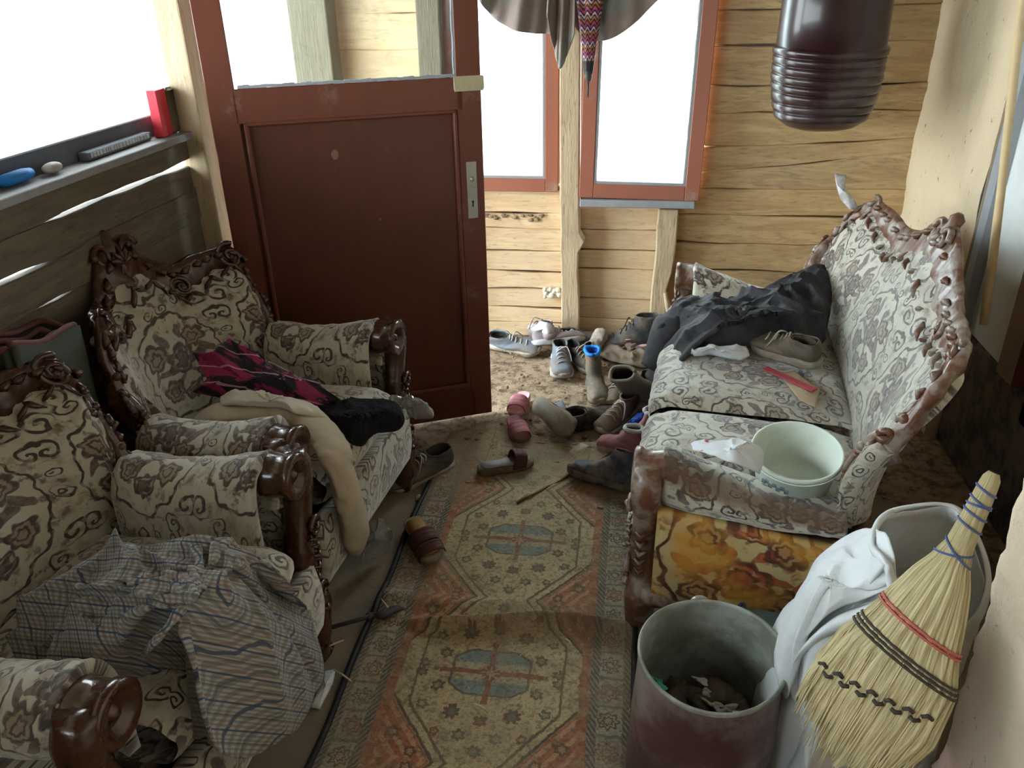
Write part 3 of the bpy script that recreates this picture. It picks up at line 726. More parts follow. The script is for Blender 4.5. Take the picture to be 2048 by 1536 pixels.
# ------------------------------------------------------------------ carved seating
def spiral(c, T, V, R, turns=1.6, r0=.011, r1=.006, sgn=1, ph=0.0, N=34, lift=None):
    c, T, V = Vector(c), Vector(T), Vector(V); Nn = T.cross(V).normalized(); pts, rad = [], []
    for k in range(N):
        q = k / (N - 1); a = ph + sgn * q * turns * 2 * PI; rr = R * (1 - q) ** .85 + R * .12
        pts.append(c + T * math.cos(a) * rr + V * math.sin(a) * rr + Nn * (.010 * q if lift is None else lift * q)); rad.append(r0 * (1 - q) + r1 * q)
    return pts, rad
def settee(name, loc, rz, hw, F, B, H, shH, mats, splits, gold_side=0, rail_drop=0.0, wr=1.0, sag=(0, 0, 0), adz=0.0):
    root = empty(name, loc, rz); FAB, WD = M[mats[0]], M[mats[1]]
    half = [(0, B, H), (.16, B + .006 * wr, H - .025), (.34, B + .02 * wr, H - .085), (.5, B + .04 * wr, H - .115), (.66, B + .065 * wr, H - .10), (.80, B + .09 * wr, shH + .02), (.93, B + .12 * wr, shH + .02), (1.02, B + .10 + .06 * wr, shH - .035), (1.04, B + .175 + .03 * wr, shH - .12), (1.01, B + .245, .665), (.99, B + .285, .585)]
    top = catmull([(-a, x, z) for a, x, z in half[::-1]] + half[1:], 120)
    bh = [(0, B + .19, .40), (.5, B + .20, .40), (.85, B + .22, .40), (.95, B + .26, .41), (.96, B + .30, .42)]
    base = catmull([(-a, x, z) for a, x, z in bh[::-1]] + bh[1:], 120)
    top = [Vector((p[1], p[0] * hw, p[2])) for p in top]; base = [Vector((p[1], p[0] * hw, p[2])) for p in base]
    # upholstered back
    def bf(a, b):
        k = a * 120; i = min(int(k), 119); t = k - i
        P, Q = base[i].lerp(base[i + 1], t), top[i].lerp(top[i + 1], t)
        up_ = Q - P; p = P + up_ * (b * .90)
        inn = Vector((1, -.3 * (p.y / hw), 0)); bulge = .045 * math.sin(PI * min(1, b * .95 + .03)) ** .7 * (1 - abs(2 * a - 1) ** 6)
        return p + inn * (bulge + .006 * math.sin(a * hw * 90) * b * (1 - b))
    back = MB().grid(bf, 100, 26, uv=lambda a, b, p: ((a - .5) * hw * 2.55 + .15, (p.z - .45) * 1.1)).build('backrest', FAB, root); solid(back, .040, -1); back.modifiers[-1].use_rim = True
    # carved crest rail sweeping along the top
    cr = MB()
    N = len(top); v, u = [], []; n = 12
    for i in range(N):
        t = (top[min(i + 1, N - 1)] - top[max(i - 1, 0)]).normalized(); upd = (top[i] - base[i]).normalized(); nor = t.cross(upd).normalized(); upd = nor.cross(t).normalized()
        q = abs(2 * i / (N - 1) - 1); ce = max(0, 1 - q * 1.6)
        hh = (.026 + .055 * ce + .020 * math.exp(-((q - .93) / .07) ** 2)) * (1 + .14 * math.sin(i * .62)) ; th = .017 * (1 + .2 * math.sin(i * 1.24))
        c = top[i] - upd * (hh * .75)
        for k in range(n):
            w = 2 * PI * k / n; v.append(c + upd * math.sin(w) * hh + nor * math.cos(w) * th * (1.25 if abs(math.sin(w)) > .8 else 1)); u.append((k / n, i * .02))
    f = [(i * n + k, i * n + (k + 1) % n, (i + 1) * n + (k + 1) % n, (i + 1) * n + k) for i in range(N - 1) for k in range(n)] + [tuple(range(n))[::-1], tuple((N - 1) * n + k for k in range(n))]
    cr.add(v, f, u); cr.build('crest_rail', WD, root)
    # scrolls, leaves, beads
    def frame(i):
        t = (top[min(i + 1, N - 1)] - top[max(i - 1, 0)]).normalized(); upd = (top[i] - base[i]).normalized(); nor = t.cross(upd).normalized()
        if nor.x < 0: nor = -nor
        return t, upd, nor
    for sg in (-1, 1):
        def I(q): return int(round(60 + sg * q * 60))
        for q, R, off, sn in ((.58, .040, -.01, 1), (.30, .036, -.045, -1), (.86, .034, -.01, 1), (.985, .030, .0, -1)):
            i = I(q); t, upd, nor = frame(i); m_ = MB(); c = top[i] + upd * (off - .012) + nor * .014
            pts, rad = spiral(c, t * sg, upd, R * .9, 1.6, .0085, .005, sn, ph=PI * .4 * sn)
            m_.tube(pts, rad, 7); m_.ball(pts[-1], .009, 8, 5); m_.build('scroll', WD, root)
        lv = MB()
        for k in range(15):
            i = I(.04 + k * .062); t, upd, nor = frame(i); ce = max(0, 1 - (.04 + k * .062) * 1.6)
            c = top[i] - upd * (.055 + .085 * ce) + nor * (.016 + .03 * ce); ang = .7 * sg * (-1 if k % 2 else 1)
            a = (t * math.cos(ang) + upd * math.sin(ang)); L = .030
            lv.tube([c - a * L * .6, c - a * L * .2, c + a * L * .3 + nor * .006, c + a * L], [.003, .010, .008, .002], 6, .7)
            c2 = top[i] - upd * (.012 + .02 * ce) + nor * .016
            lv.tube([c2 - t * .016, c2 + nor * .006, c2 + t * .02 + upd * .008], [.004, .011, .003], 6)
        lv.build('carved_leaf', WD, root)['kind'] = 'stuff'
        i = I(.90)
        for q in (.955, .80):
            i = I(q); t, upd, nor = frame(i); MB().ball(top[i] + upd * .012 + nor * .004, .012, 10, 7).build('bead', WD, root)
    t, upd, nor = frame(60)
    fn = MB(); c0 = top[60]
    fn.tube([c0 - upd * .04, c0 - upd * .01, c0 + upd * .012, c0 + upd * .03, c0 + upd * .045], [.03, .034, .022, .026, .010], 10, .8)
    for s_ in (-1, 1):
        p_, r_ = spiral(c0 + t * s_ * .05 - upd * .025 + nor * .015, t * s_, upd, .030, 1.4, .011, .006, 1); fn.tube(p_, r_, 7)
    for k in range(5):
        a = PI * (k + .5) / 5; dd = t * math.cos(a) + upd * math.sin(a); c = c0 - upd * .055 + nor * .028
        fn.tube([c, c + dd * .02, c + dd * .045], [.006, .011, .003], 6)
    fn.build('finial', WD, root)
    # seat cushions
    xs = [-hw + .075 + (2 * hw - .15) * s_ for s_ in splits]
    for y0, y1, sg_ in zip(xs[:-1], xs[1:], sag):
        yc, w = (y0 + y1) / 2, (y1 - y0) / 2 - .002; xb = B + .20
        prof = catmull([(xb, .44), (xb + .12, .462), (F - .12, .475), (F - .03, .462), (F + .008, .425), (F + .0, .38), (F - .03, .345), (F - .12, .34), (xb, .34)], 40)
        prof = [np.array((q[0], q[1] - sg_ * (q[1] > .40))) for q in prof]; cum = [0.0]
        for q0, q1 in zip(prof[:-1], prof[1:]): cum.append(cum[-1] + float(np.hypot(*(q1 - q0))))
        def sf(a, b, yc=yc, w=w, prof=prof):
            k = b * 40; i = min(int(k), 39); t = k - i; p = prof[i] * (1 - t) + prof[i + 1] * t
            s2 = 2 * a - 1; e = 1 - abs(s2) ** 5 * .22; zc = .405
            wr = .005 * fnoise(a * 5 + yc * 3, b * 7, yc)
            return Vector((p[0] + (wr if b > .4 else 0) - .012 * abs(s2) ** 6, yc + w * (math.copysign(abs(s2) ** .9, s2)), zc + (p[1] - zc) * e + wr * 1.5 + .012 * (1 - s2 * s2) * (p[1] > .44)))
        MB().grid(sf, 22, 40, uv=lambda a, b, p: (p.y + .12, .1 - cum[min(40, int(round(b * 40)))])).build('seat_cushion', FAB, root)
    sb = MB().grid(lambda a, b: Vector(((F - .035 + .012 * math.sin(PI * b)), -hw + 2 * hw * a, .34 - .17 * b)), 20, 8, uv=lambda a, b, p: (p.y, p.z * 1.0)).build('front_panel', FAB, root); solid(sb, .04)
    # apron rails
    fr = MB()
    def rail(p0, p1, h0, amp):
        pts = []
        for k in range(25):
            s_ = k / 24; z = h0 - amp * math.sin(PI * s_) ** 2 + .4 * amp * math.cos(4 * PI * s_); pts.append(Vector(p0).lerp(Vector(p1), s_) + Vector((0, 0, z)))
        fr.tube(pts, [.024 + .004 * math.sin(k * 1.3) for k in range(25)], 8, 1.0)
    rail((F - .045, -hw, 0), (F - .045, hw, 0), .155, .02)
    fr.build('seat_frame', WD, root)
    for sg in (-1, 1):
        fr = MB(); rail((F - .045, sg * (hw + .072), 0), (B + .2, sg * (hw + .072), 0), .168, .016); fr.build('side_rail', WD, root)
    mb = MB().box(((F + B + .2) / 2 - .05, 0, .25), (F - B - .26, 2 * hw - .02, .16)); mb.build('seat_base', M['darkgrey'], root, smooth=False)
    # arms
    for sg in (-1, 1):
        gold = gold_side == sg
        pr = [(-.085, .40), (-.088, .47), (-.085, .53), (-.062, .585), (-.015, .612), (.035, .602), (.068, .565), (.074, .520), (.056, .480), (.030, .455)]
        pts = catmull(pr, 36)
        xb = B + .27
        def af(a, b, sg=sg, pts=pts):
            k = b * 36; i = min(int(k), 35); t = k - i; p = pts[i] * (1 - t) + pts[i + 1] * t
            x = xb + (F - .075 - xb) * a; dz = -.035 * (1 - a) - .022 * math.sin(PI * a) - rail_drop * (1 - a)
            fade = max(0, (p[1] - .42) / .19); e = 1 - .10 * (abs(2 * a - 1) ** 6)
            return Vector((x, sg * (hw + p[0] * e + .004 * fnoise(a * 4, b * 4, sg)), p[1] * 1.0 + dz * min(1, fade) + .006 * fnoise(a * 5, b * 5, sg + 3)))
        ar = MB().grid(lambda a, b: af(a, b) + Vector((0, 0, adz * min(1, max(0, (pts[min(36, int(b * 36))][1] - .40) / .08)))) if True else None, 34, 36, uv=lambda a, b, p: (a * .42 + .05, b * .42 - .04)).build('arm_pad', M['fabric_stained'] if gold else FAB, root); solid(ar, .025, -sg)
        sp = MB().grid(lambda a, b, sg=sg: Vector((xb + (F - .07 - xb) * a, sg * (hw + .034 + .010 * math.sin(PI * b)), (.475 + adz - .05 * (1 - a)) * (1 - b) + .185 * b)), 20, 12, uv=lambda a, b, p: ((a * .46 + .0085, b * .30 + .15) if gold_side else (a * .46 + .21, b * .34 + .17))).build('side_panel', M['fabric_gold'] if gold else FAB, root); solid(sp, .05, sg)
        # front post: rolled volute, S-shaped leg with carving, foot
        lg = MB(); xf = F - .040
        cy, cz = sg * (hw + .012), .548 + adz
        v = []
        prof = [(.0, -.045), (.030, -.045), (.052, -.044), (.054, -.030), (.050, -.012), (.050, .014), (.056, .020), (.056, .034), (.050, .038), (.032, .034), (.026, .020), (.012, .020), (.009, .030), (.0, .031)]
        lg.lathe(prof, 26, (xf, cy, cz), Matrix.Rotation(PI / 2, 3, 'Y'))
        vol = lg.build('arm_scroll', WD, root)
        lg = MB()
        cl = catmull([(.048, .585), (.066, .54), (.062, .47), (.036, .40), (.016, .34), (.016, .28), (.034, .22), (.050, .17), (.044, .11), (.030, .05), (.046, .012), (.058, .0)], 44)
        vv = []; n = 10
        for i, p in enumerate(cl):
            q = i / 44; wy = .033 + .010 * math.exp(-((q - .62) / .09) ** 2) - .008 * math.exp(-((q - .86) / .09) ** 2) + (.006 if q > .95 else 0)
            wx = .034 + .004 * math.sin(q * 18) + .010 * math.exp(-((q - .64) / .08) ** 2) - (.008 if q > .8 else 0)
            for k in range(n):
                w = 2 * PI * k / n; vv.append(Vector((xf + wx * math.copysign(abs(math.cos(w)) ** .7, math.cos(w)), sg * (hw + p[0]) + wy * math.copysign(abs(math.sin(w)) ** .7, math.sin(w)) , max(.006, p[1] * (1 + adz / .55)))))
        ff = [(i * n + k, i * n + (k + 1) % n, (i + 1) * n + (k + 1) % n, (i + 1) * n + k) for i in range(44) for k in range(n)] + [tuple(range(n))[::-1], tuple(44 * n + k for k in range(n))]
        lg.add(vv, ff)
        leg = lg.build('leg', WD, root)
        cv = MB()
        for zz, R in ((.43, .024), (.235, .030)):
            yy = sg * (hw + (.045 if zz > .4 else .03)); p_, r_ = spiral((xf + .036, yy, zz), (0, sg, 0), (0, 0, 1), R, 1.4, .008, .004, 1); cv.tube(p_, r_, 6)
            cv.ball(p_[-1], .008, 7, 5)
        for k in range(9):
            zz = .40 - k * .028; yy = sg * (hw + .030 + .012 * math.sin(k)); cv.tube([(xf + .034, yy - .014, zz + .012), (xf + .042, yy, zz), (xf + .034, yy + .016, zz + .012)], [.003, .007, .003], 6)
            cv.tube([(xf - .01, sg * (hw + .052 + .004 * math.sin(k * 2)), zz + .01), (xf + .008, sg * (hw + .062), zz), (xf + .02, sg * (hw + .055), zz + .012)], [.003, .008, .003], 6)
        cv.build('carving', WD, leg)['kind'] = 'stuff'
        if name != 'armchair' or True:
            bl = MB(); bl.tube([(B + .22, sg * (hw - .02), .40), (B + .20, sg * (hw - .02), .2), (B + .15, sg * (hw - .01), .006)], [.024, .024, .018], 8); bl.build('leg', WD, root)
    return root

A = settee('armchair', (-1.02, 1.93, 0), math.radians(-5), .322, .295, -.40, .955, .845, ('fabric', 'wood'), (0, 1), wr=1.5, adz=.045)
tag(A, 'carved floral armchair beside the red door, loaded with cushion and clothes', 'armchair', 'matching carved armchairs along the left wall')
Bc = settee('armchair', (-1.02, 1.128, 0), math.radians(-2), .322, .295, -.40, .955, .845, ('fabric', 'wood'), (0, 1), wr=1.5, adz=.045)
tag(Bc, 'carved floral armchair nearest the camera, heaped with a checked cloth', 'armchair', 'matching carved armchairs along the left wall')
ang = math.radians(174)
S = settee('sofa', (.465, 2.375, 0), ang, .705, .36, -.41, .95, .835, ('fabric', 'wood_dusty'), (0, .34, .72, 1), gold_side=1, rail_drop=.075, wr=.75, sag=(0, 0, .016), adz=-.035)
tag(S, 'carved floral sofa along the right wall with golden end panel', 'sofa')

# ------------------------------------------------------------------ cloth
def heap(name, bnd, ctr, H, m, label, cat, seed=0.0, amp=.02, freq=6.0, thick=.006, nr=34, nt=110, group=None, uvs=1.0, parent=None, aniso=(1, 1), sharp=False):
    """cloth thrown over something: outline points and a middle point in world space"""
    B_ = catmull(list(bnd) + [bnd[0]], nt)
    if sharp:
        bb_ = [np.array(p, float) for p in bnd] + [np.array(bnd[0], float)]; n_ = len(bb_) - 1
        B_ = [bb_[min(int(k / nt * n_), n_ - 1)] * (1 - (k / nt * n_ - min(int(k / nt * n_), n_ - 1))) + bb_[min(int(k / nt * n_), n_ - 1) + 1] * (k / nt * n_ - min(int(k / nt * n_), n_ - 1)) for k in range(nt + 1)]
    ctr = np.array(ctr, float); org = Vector(ctr)
    zmean = float(np.mean([p[2] for p in bnd]))
    def fn(a, b):
        k = a * nt; i = min(int(k), nt - 1); t = k - i; e = B_[i] * (1 - t) + B_[i + 1] * t
        r = .02 + .98 * b; p = ctr * (1 - r) + e * r
        p[2] = e[2] + (ctr[2] - e[2]) * (1 - r ** 2.2) if True else p[2]
        x, y = p[0] * aniso[0], p[1] * aniso[1]; w = .35 * fnoise(x * freq * .5 + seed, y * freq * .5, seed)
        f1 = max(0, ridge(x * freq * .8 + w * 2 + seed, y * freq * .8, w)) ** 1.5; f2 = max(0, ridge(x * freq * 1.9 + seed * 2, y * freq * 1.9 + w * 3, 4)) ** 1.6; f3 = fnoise(x * freq * 4, y * freq * 4, seed)
        d = (f1 - .3) * amp + (f2 - .3) * amp * .45 + f3 * amp * .16
        edge = 1 - max(0, (b - .9) / .1) * .6
        q = Vector((p[0] + d * .5 * math.sin(a * 40 + seed) * edge, p[1] + d * .4 * math.cos(a * 33) * edge, p[2] + H * 0 + d * edge))
        return q - org
    mb = MB().grid(fn, nt, nr, cu=True, uv=lambda a, b, p: ((p.x * 1.0 + p.z * .6) * uvs, (p.y + p.z * .8) * uvs))
    o = mb.build(name, m, parent); o.location = org; solid(o, thick, -1)
    if label: tag(o, label, cat, group)
    return o

bl = heap('checked_cloth', [(-1.109, 0.984, 0.5), (-1.093, 1.023, 0.54), (-1.055, 1.085, 0.57), (-0.985, 1.119, 0.6), (-0.897, 1.139, 0.6), (-0.811, 1.164, 0.62), (-0.719, 1.192, 0.58), (-0.662, 1.208, 0.5), (-0.7, 1.356, 0.28), (-0.665, 1.314, 0.177), (-0.65, 1.229, 0.143), (-0.64, 1.086, 0.202), (-0.64, 0.938, 0.315), (-0.66, 0.862, 0.42), (-0.798, 0.956, 0.36), (-0.832, 0.961, 0.44), (-0.913, 0.91, 0.46), (-1.028, 0.906, 0.46)],
          (-0.729, 0.973, 0.61), 0, M['plaid'], 'grey checked cotton cloth with blue lines, heaped on the nearest armchair', 'cloth', 2.3, .070, 4.3, .004, 70, 260, uvs=1.0)
hm = MB(); hm.tube(catmull([(-0.782, 1.12, 0.655), (-0.745, 1.063, 0.655), (-0.726, 0.979, 0.65), (-0.74, 0.926, 0.63), (-0.785, 0.914, 0.58)], 24), [.010 + .003 * math.sin(k) for k in range(25)], 8, .6, uvs=1.0)
o = hm.build('hem', M['plaid'], None); o.parent = bl; o.matrix_parent_inverse = Matrix.Translation(-bl.location)

jk = heap('jacket', [(0.155, 2.61, 0.4), (0.118, 2.79, 0.44), (0.162, 2.801, 0.5), (0.259, 2.823, 0.53), (0.406, 2.874, 0.52), (0.553, 2.948, 0.56), (0.706, 3.038, 0.6), (0.721, 2.864, 0.56), (0.682, 2.699, 0.52), (0.641, 2.552, 0.49), (0.551, 2.525, 0.48), (0.402, 2.488, 0.49), (0.272, 2.451, 0.49), (0.193, 2.441, 0.48), (0.154, 2.396, 0.44), (0.107, 2.546, 0.32), (0.074, 2.655, 0.3)],
          (0.355, 2.451, 0.6), 0, M['black_cloth'], 'crumpled dusty black jacket on the far end of the sofa', 'jacket', 7.1, .045, 5.0, .008, 90, 320)
cf = MB(); c0 = Vector((0.136, 2.702, 0.4))
cf.tube(catmull([(0.171, 2.724, 0.47), (0.138, 2.657, 0.42), (0.098, 2.624, 0.34)], 10), [.07, .072, .07, .068, .066, .062, .06, .058, .055, .05, .045], 14, .75, cap=False)
o = cf.build('sleeve', M['black_cloth'], jk); o.matrix_parent_inverse = Matrix.Translation(-jk.location); solid(o, .006)
cf = MB(); cf.ball((0.129, 2.673, 0.455), .036, 12, 8, (.8, .7, 1.2)); o = cf.build('cuff_opening', M['jacket_lining'], jk); o.matrix_parent_inverse = Matrix.Translation(-jk.location)

heap('patterned_cloth', [(0.192, 2.406, 0.51), (0.234, 2.405, 0.53), (0.313, 2.421, 0.53), (0.378, 2.42, 0.53), (0.39, 2.397, 0.51), (0.358, 2.377, 0.5), (0.283, 2.407, 0.5), (0.221, 2.401, 0.5)], (0.299, 2.359, 0.54), 0, M['white_floral'],
     'thin grey printed cloth edge peeping out below the black jacket', 'cloth', 3, .012, 14, .003, 12, 50, sharp=True)
heap('beige_paper', [(0.468, 2.337, 0.485), (0.522, 2.35, 0.487), (0.574, 2.231, 0.485), (0.543, 2.119, 0.485), (0.505, 2.156, 0.487)], (0.517, 2.231, 0.49), 0, M['beige'], 'beige paper sheet beside the red strip on the sofa seat', 'paper', 5, .003, 9, .002, 8, 30, sharp=True)
heap('flowered_cloth', [(0.164, 1.683, 0.6), (0.229, 1.679, 0.615), (0.303, 1.713, 0.6), (0.344, 1.731, 0.56), (0.322, 1.637, 0.555), (0.258, 1.602, 0.6), (0.208, 1.619, 0.61), (0.166, 1.656, 0.6)], (0.252, 1.626, 0.618), 0, M['white_floral'],
     'white cloth with small red flowers beside the mint pail', 'cloth', 9, .010, 9, .003, 16, 60, sharp=True)
gm = heap('printed_top', [(-1.195, 1.907, 0.66), (-1.134, 1.901, 0.675), (-1.113, 1.966, 0.69), (-1.046, 1.946, 0.66), (-0.993, 1.958, 0.61), (-0.913, 1.951, 0.575), (-0.843, 1.954, 0.545), (-0.795, 1.971, 0.5), (-0.88, 1.919, 0.51), (-0.966, 1.914, 0.52), (-1.048, 1.899, 0.53), (-1.126, 1.878, 0.54), (-1.193, 1.855, 0.57), (-1.153, 1.881, 0.6)],
     (-1.005, 1.897, 0.6), 0, M['pink_garment'], 'pink and black printed top thrown on the back armchair', 'clothes', 4.4, .026, 9, .004, 36, 160, uvs=1.0, sharp=True)
heap('fleece', [(-0.887, 1.942, 0.5), (-0.792, 1.967, 0.515), (-0.703, 2.012, 0.5), (-0.654, 2.042, 0.46), (-0.638, 2.015, 0.42), (-0.654, 1.998, 0.4), (-0.704, 1.94, 0.42), (-0.727, 1.849, 0.42), (-0.771, 1.831, 0.42), (-0.825, 1.853, 0.46), (-0.861, 1.881, 0.49)], (-0.713, 1.84, 0.525), 0, M['fleece'],
     'fluffy black fleece on the seat edge of the back armchair', 'clothes', 6, .020, 12, .01, 30, 100)
heap('white_sheet', [(-1.056, 2.059, 0.58), (-1.001, 2.02, 0.58), (-0.917, 1.99, 0.55), (-0.882, 1.989, 0.52), (-0.897, 1.984, 0.51), (-0.979, 2.023, 0.53), (-1.036, 2.041, 0.56)], (-0.961, 2.008, 0.555), 0, M['white'], 'narrow white sheet between the printed top and the far chair arm', 'cloth', 8, .006, 10, .003, 8, 40)

# long cream cushion draped over the chair seat, its end hanging to the floor
cp = catmull([(-1.13, 1.747, 0.545), (-1.063, 1.784, 0.555), (-0.957, 1.804, 0.555), (-0.863, 1.807, 0.55), (-0.76, 1.733, 0.519), (-0.71, 1.662, 0.491), (-0.7, 1.669, 0.403), (-0.705, 1.7, 0.292), (-0.72, 1.746, 0.162)], 40)
b = MB()
def cush(a, bb):
    k = bb * 40; i = min(int(k), 39); t = k - i; p = Vector(cp[i] * (1 - t) + cp[i + 1] * t); d = Vector(cp[min(i + 1, 40)] - cp[max(i - 1, 0)]).normalized()
    s1 = Vector((0, -1, 0)); s1 = (s1 - d * s1.dot(d)).normalized(); s2 = s1.cross(d).normalized()
    R1 = .050 + .005 * math.sin(bb * 9) + .004 * bb; R2 = .022 + .012 * bb; w = 2 * PI * a; e = min(1, (bb + .02) * 9, (1.02 - bb) * 14) ** .5
    wr = 1 + .12 * fnoise(a * 5, bb * 14, 2)
    return p + s1 * math.cos(w) * R1 * e * wr + s2 * math.sin(w) * R2 * e * wr
b.grid(cush, 36, 90, cu=True, uv=lambda a, bb, p: (a * .3, bb))
o = b.build('cushion', M['cream_cloth']); tag(o, 'long cream cushion draped over the back armchair down to the floor', 'cushion')
heap('cushion_cover', [(-1.105, 1.847, 0.57), (-1.07, 1.868, 0.575), (-0.996, 1.865, 0.57), (-0.92, 1.858, 0.57), (-0.849, 1.855, 0.56), (-0.786, 1.796, 0.55), (-0.842, 1.767, 0.57), (-0.929, 1.781, 0.58), (-1.054, 1.776, 0.58)], (-0.925, 1.778, 0.6), 0, M['cream_pale'],
     'rumpled pale cotton cover above the long cream cushion', 'cloth', 12, .014, 10, .004, 16, 70)

def bag(name, bnd, ctr, label, seed): return heap(name, bnd, ctr, 0, M['film'], label, 'plastic bag', seed, .03, 12, .0008, 16, 60)
bag('plastic_bag', [(-0.727, 2.121, 0.42), (-0.684, 2.143, 0.43), (-0.62, 2.14, 0.42), (-0.582, 2.142, 0.4), (-0.582, 2.114, 0.38), (-0.628, 2.096, 0.38), (-0.679, 2.086, 0.4)], (-0.627, 2.063, 0.44), 'clear plastic bag beside the black fleece at the red door', 3)
bag('plastic_bag', [(-0.737, 1.898, 0.14), (-0.695, 1.899, 0.15), (-0.688, 1.94, 0.06), (-0.684, 1.905, 0.03), (-0.728, 1.865, 0.02), (-0.755, 1.837, 0.03), (-0.738, 1.87, 0.09)], (-0.696, 1.841, 0.12), 'clear plastic bag at the hanging end of the cream cushion', 8)

# ------------------------------------------------------------------ shoes
def shoe(name, label, loc, rz, L=.27, H=.10, W=.045, up='black', so='sole', ankle=1.0, rx=0, ry=0, laces=True, rim=None, cat='shoe', group=None, lace_col='offwhite', lining='black', heel=.012, squash=1.0):
    r = empty(name, loc, rz, rx, ry); tag(r, label, cat, group)
    # toe at +x, heel at -x ; U upper contour, Lw lower contour
    hc = H * ankle
    U = catmull([(L * .50, .030), (L * .44, .048), (L * .30, .058), (L * .12, H * .72), (L * .0, H * .90), (-L * .06, max(H * .98, hc * .86)), (-L * .08, hc)], 30)
    Lw = catmull([(L * .51, .024), (L * .46, .018), (L * .25, .016), (0, .016), (-L * .30, .016), (-L * .47, .022), (-L * .50, .05), (-L * .46, max(H * .9, hc * .7)), (-L * .45, hc * 1.02)], 30)
    Wd = catmull([(W * .30,), (W * .80,), (W * 1.0,), (W * .98,), (W * .86,), (W * .80,), (W * .72,), (W * .66,), (W * .62,)], 30)
    n = 20
    def fn(a, b):
        k = b * 30; i = min(int(k), 29); t = k - i; u = U[i] * (1 - t) + U[i + 1] * t; l = Lw[i] * (1 - t) + Lw[i + 1] * t; w = float(Wd[i][0] * (1 - t) + Wd[i + 1][0] * t)
        th = 2 * PI * a; c, s_ = math.cos(th), math.sin(th); m_ = (u + l) / 2; d = (u - l) / 2
        ee = .75; cc = math.copysign(abs(c) ** (1.0 if c > 0 else .55), c); ss = math.copysign(abs(s_) ** ee, s_)
        nz = .0035 * fnoise(a * 5 + L * 30, b * 6, loc[0] * 9)
        return Vector((m_[0] + d[0] * cc, ss * (w + nz * 2) * (1 - .12 * max(0, c) * (b < .6)), (m_[1] + d[1] * cc + nz) * squash))
    o = MB().grid(fn, n, 30, cu=True, uv=lambda a, b, p: (a * .3, b * .3)).build('upper', M[up], r); solid(o, .004)
    # dark inside
    cz = hc * squash
    def inn(a, b):
        k = 30 * (1 - .35 * b); i = min(int(k), 29); t = k - i; u = U[i] * (1 - t) + U[i + 1] * t; l = Lw[i] * (1 - t) + Lw[i + 1] * t; w = float(Wd[i][0] * (1 - t) + Wd[i + 1][0] * t)
        th = 2 * PI * a; m_ = (u + l) / 2; d = (u - l) / 2 * (.86 - .5 * max(0, b - .6)); return Vector((m_[0] + d[0] * math.cos(th), w * .85 * math.sin(th) * (1 - .5 * max(0, b - .6)), (m_[1] + d[1] * math.cos(th)) * squash - .003))
    MB().grid(inn, 16, 8, cu=True).build('lining', M[lining], r)
    # sole
    out = catmull([(L * .515, 0), (L * .47, W * .62), (L * .34, W * 1.06), (L * .15, W * 1.05), (-L * .1, W * .82), (-L * .3, W * .86), (-L * .46, W * .72), (-L * .515, W * .25), (-L * .52, 0)], 26)
    ring = [(p[0], p[1]) for p in out] + [(p[0], -p[1]) for p in out[-2:0:-1]]; N = len(ring)
    v = []; 
    for z, k in ((0, .94), (.004, 1.0), (.018 + heel * .3, 1.02), (.022 + heel * .3, .96)):
        v += [(x * k, y * k, z + (.008 * max(0, (x / L - .3) * 5) ** 2)) for x, y in ring]
    f = [(j * N + i, j * N + (i + 1) % N, (j + 1) * N + (i + 1) % N, (j + 1) * N + i) for j in range(3) for i in range(N)] + [tuple(range(N))[::-1], tuple(3 * N + i for i in range(N))]
    MB().add(v, f).build('sole', M[so], r)
    if laces:
        lb = MB()
        for k in range(5):
            q = 11 + k * 3.2; i = int(q); u = U[i]; w = float(Wd[i][0]) * .55; z = u[1] * squash
            lb.tube([(u[0], -w, z - .010), (u[0] + .004, -w * .5, z + .003), (u[0], 0, z + .006), (u[0] - .004, w * .5, z + .003), (u[0], w, z - .010)], .0032, 5)
        q = U[26]; lb.tube(catmull([(q[0] + .02, 0, q[1] * squash + .004), (q[0] + .03, .025, q[1] * squash + .012), (q[0] + .045, .04, q[1] * squash - .02), (q[0] + .06, .045, q[1] * squash - .045)], 12), .0028, 5)
        lb.build('laces', M[lace_col], r)
    if rim:
        rb = MB(); pts = [fn(k / 20, 1.0) + Vector((0, 0, .002)) for k in range(21)]; rb.tube(pts, .008, 7); rb.build('collar', M[rim], r)
    return r
def toward(a, b): return math.atan2(b[1] - a[1], b[0] - a[0])
def at(p, z=0.0): return (p[0], p[1], p[2] + z)

shoe('boot', 'dark worn ankle boot standing against the back wall planks', (.015, 3.535, .012), PI + .05, .285, .13, .050, 'charcoal', 'solebrown', 1.25, lace_col='black')
shoe('sneaker', 'dusty grey blue sneaker, toe towards the camera, left of the blue boot', at((-0.284, 3.289, 0), .004), -PI / 2 + .15, .25, .10, .048, 'bluegrey', 'white', .95, rx=.0, laces=True, lace_col='white')
shoe('sneaker', 'leftmost pale blue sneaker lying by the door edge', at((-0.52, 3.472, 0), .01), -.30, .27, .085, .046, 'bluegrey', 'offwhite', .9, rx=.35, lace_col='white', squash=.9)
shoe('shoe', 'lilac grey shoe lying across the pale blue sneaker', at((-0.31, 3.474, 0.04), .0), .30, .25, .075, .042, 'lilac', 'white', .9, rx=-.5, lace_col='white')
shoe('shoe', 'white and violet child shoe on top of the back shoe pile', at((-0.393, 3.514, 0.06), .0), 2.2, .19, .08, .038, 'white', 'lilac', 1.0, ry=.2, lace_col='lilac')
shoe('shoe', 'dark shoe with pale side between grey sneaker and blue lined boot', at((-0.188, 3.351, 0), .004), -1.0, .24, .085, .042, 'darkgrey', 'offwhite', .95, rx=.3)
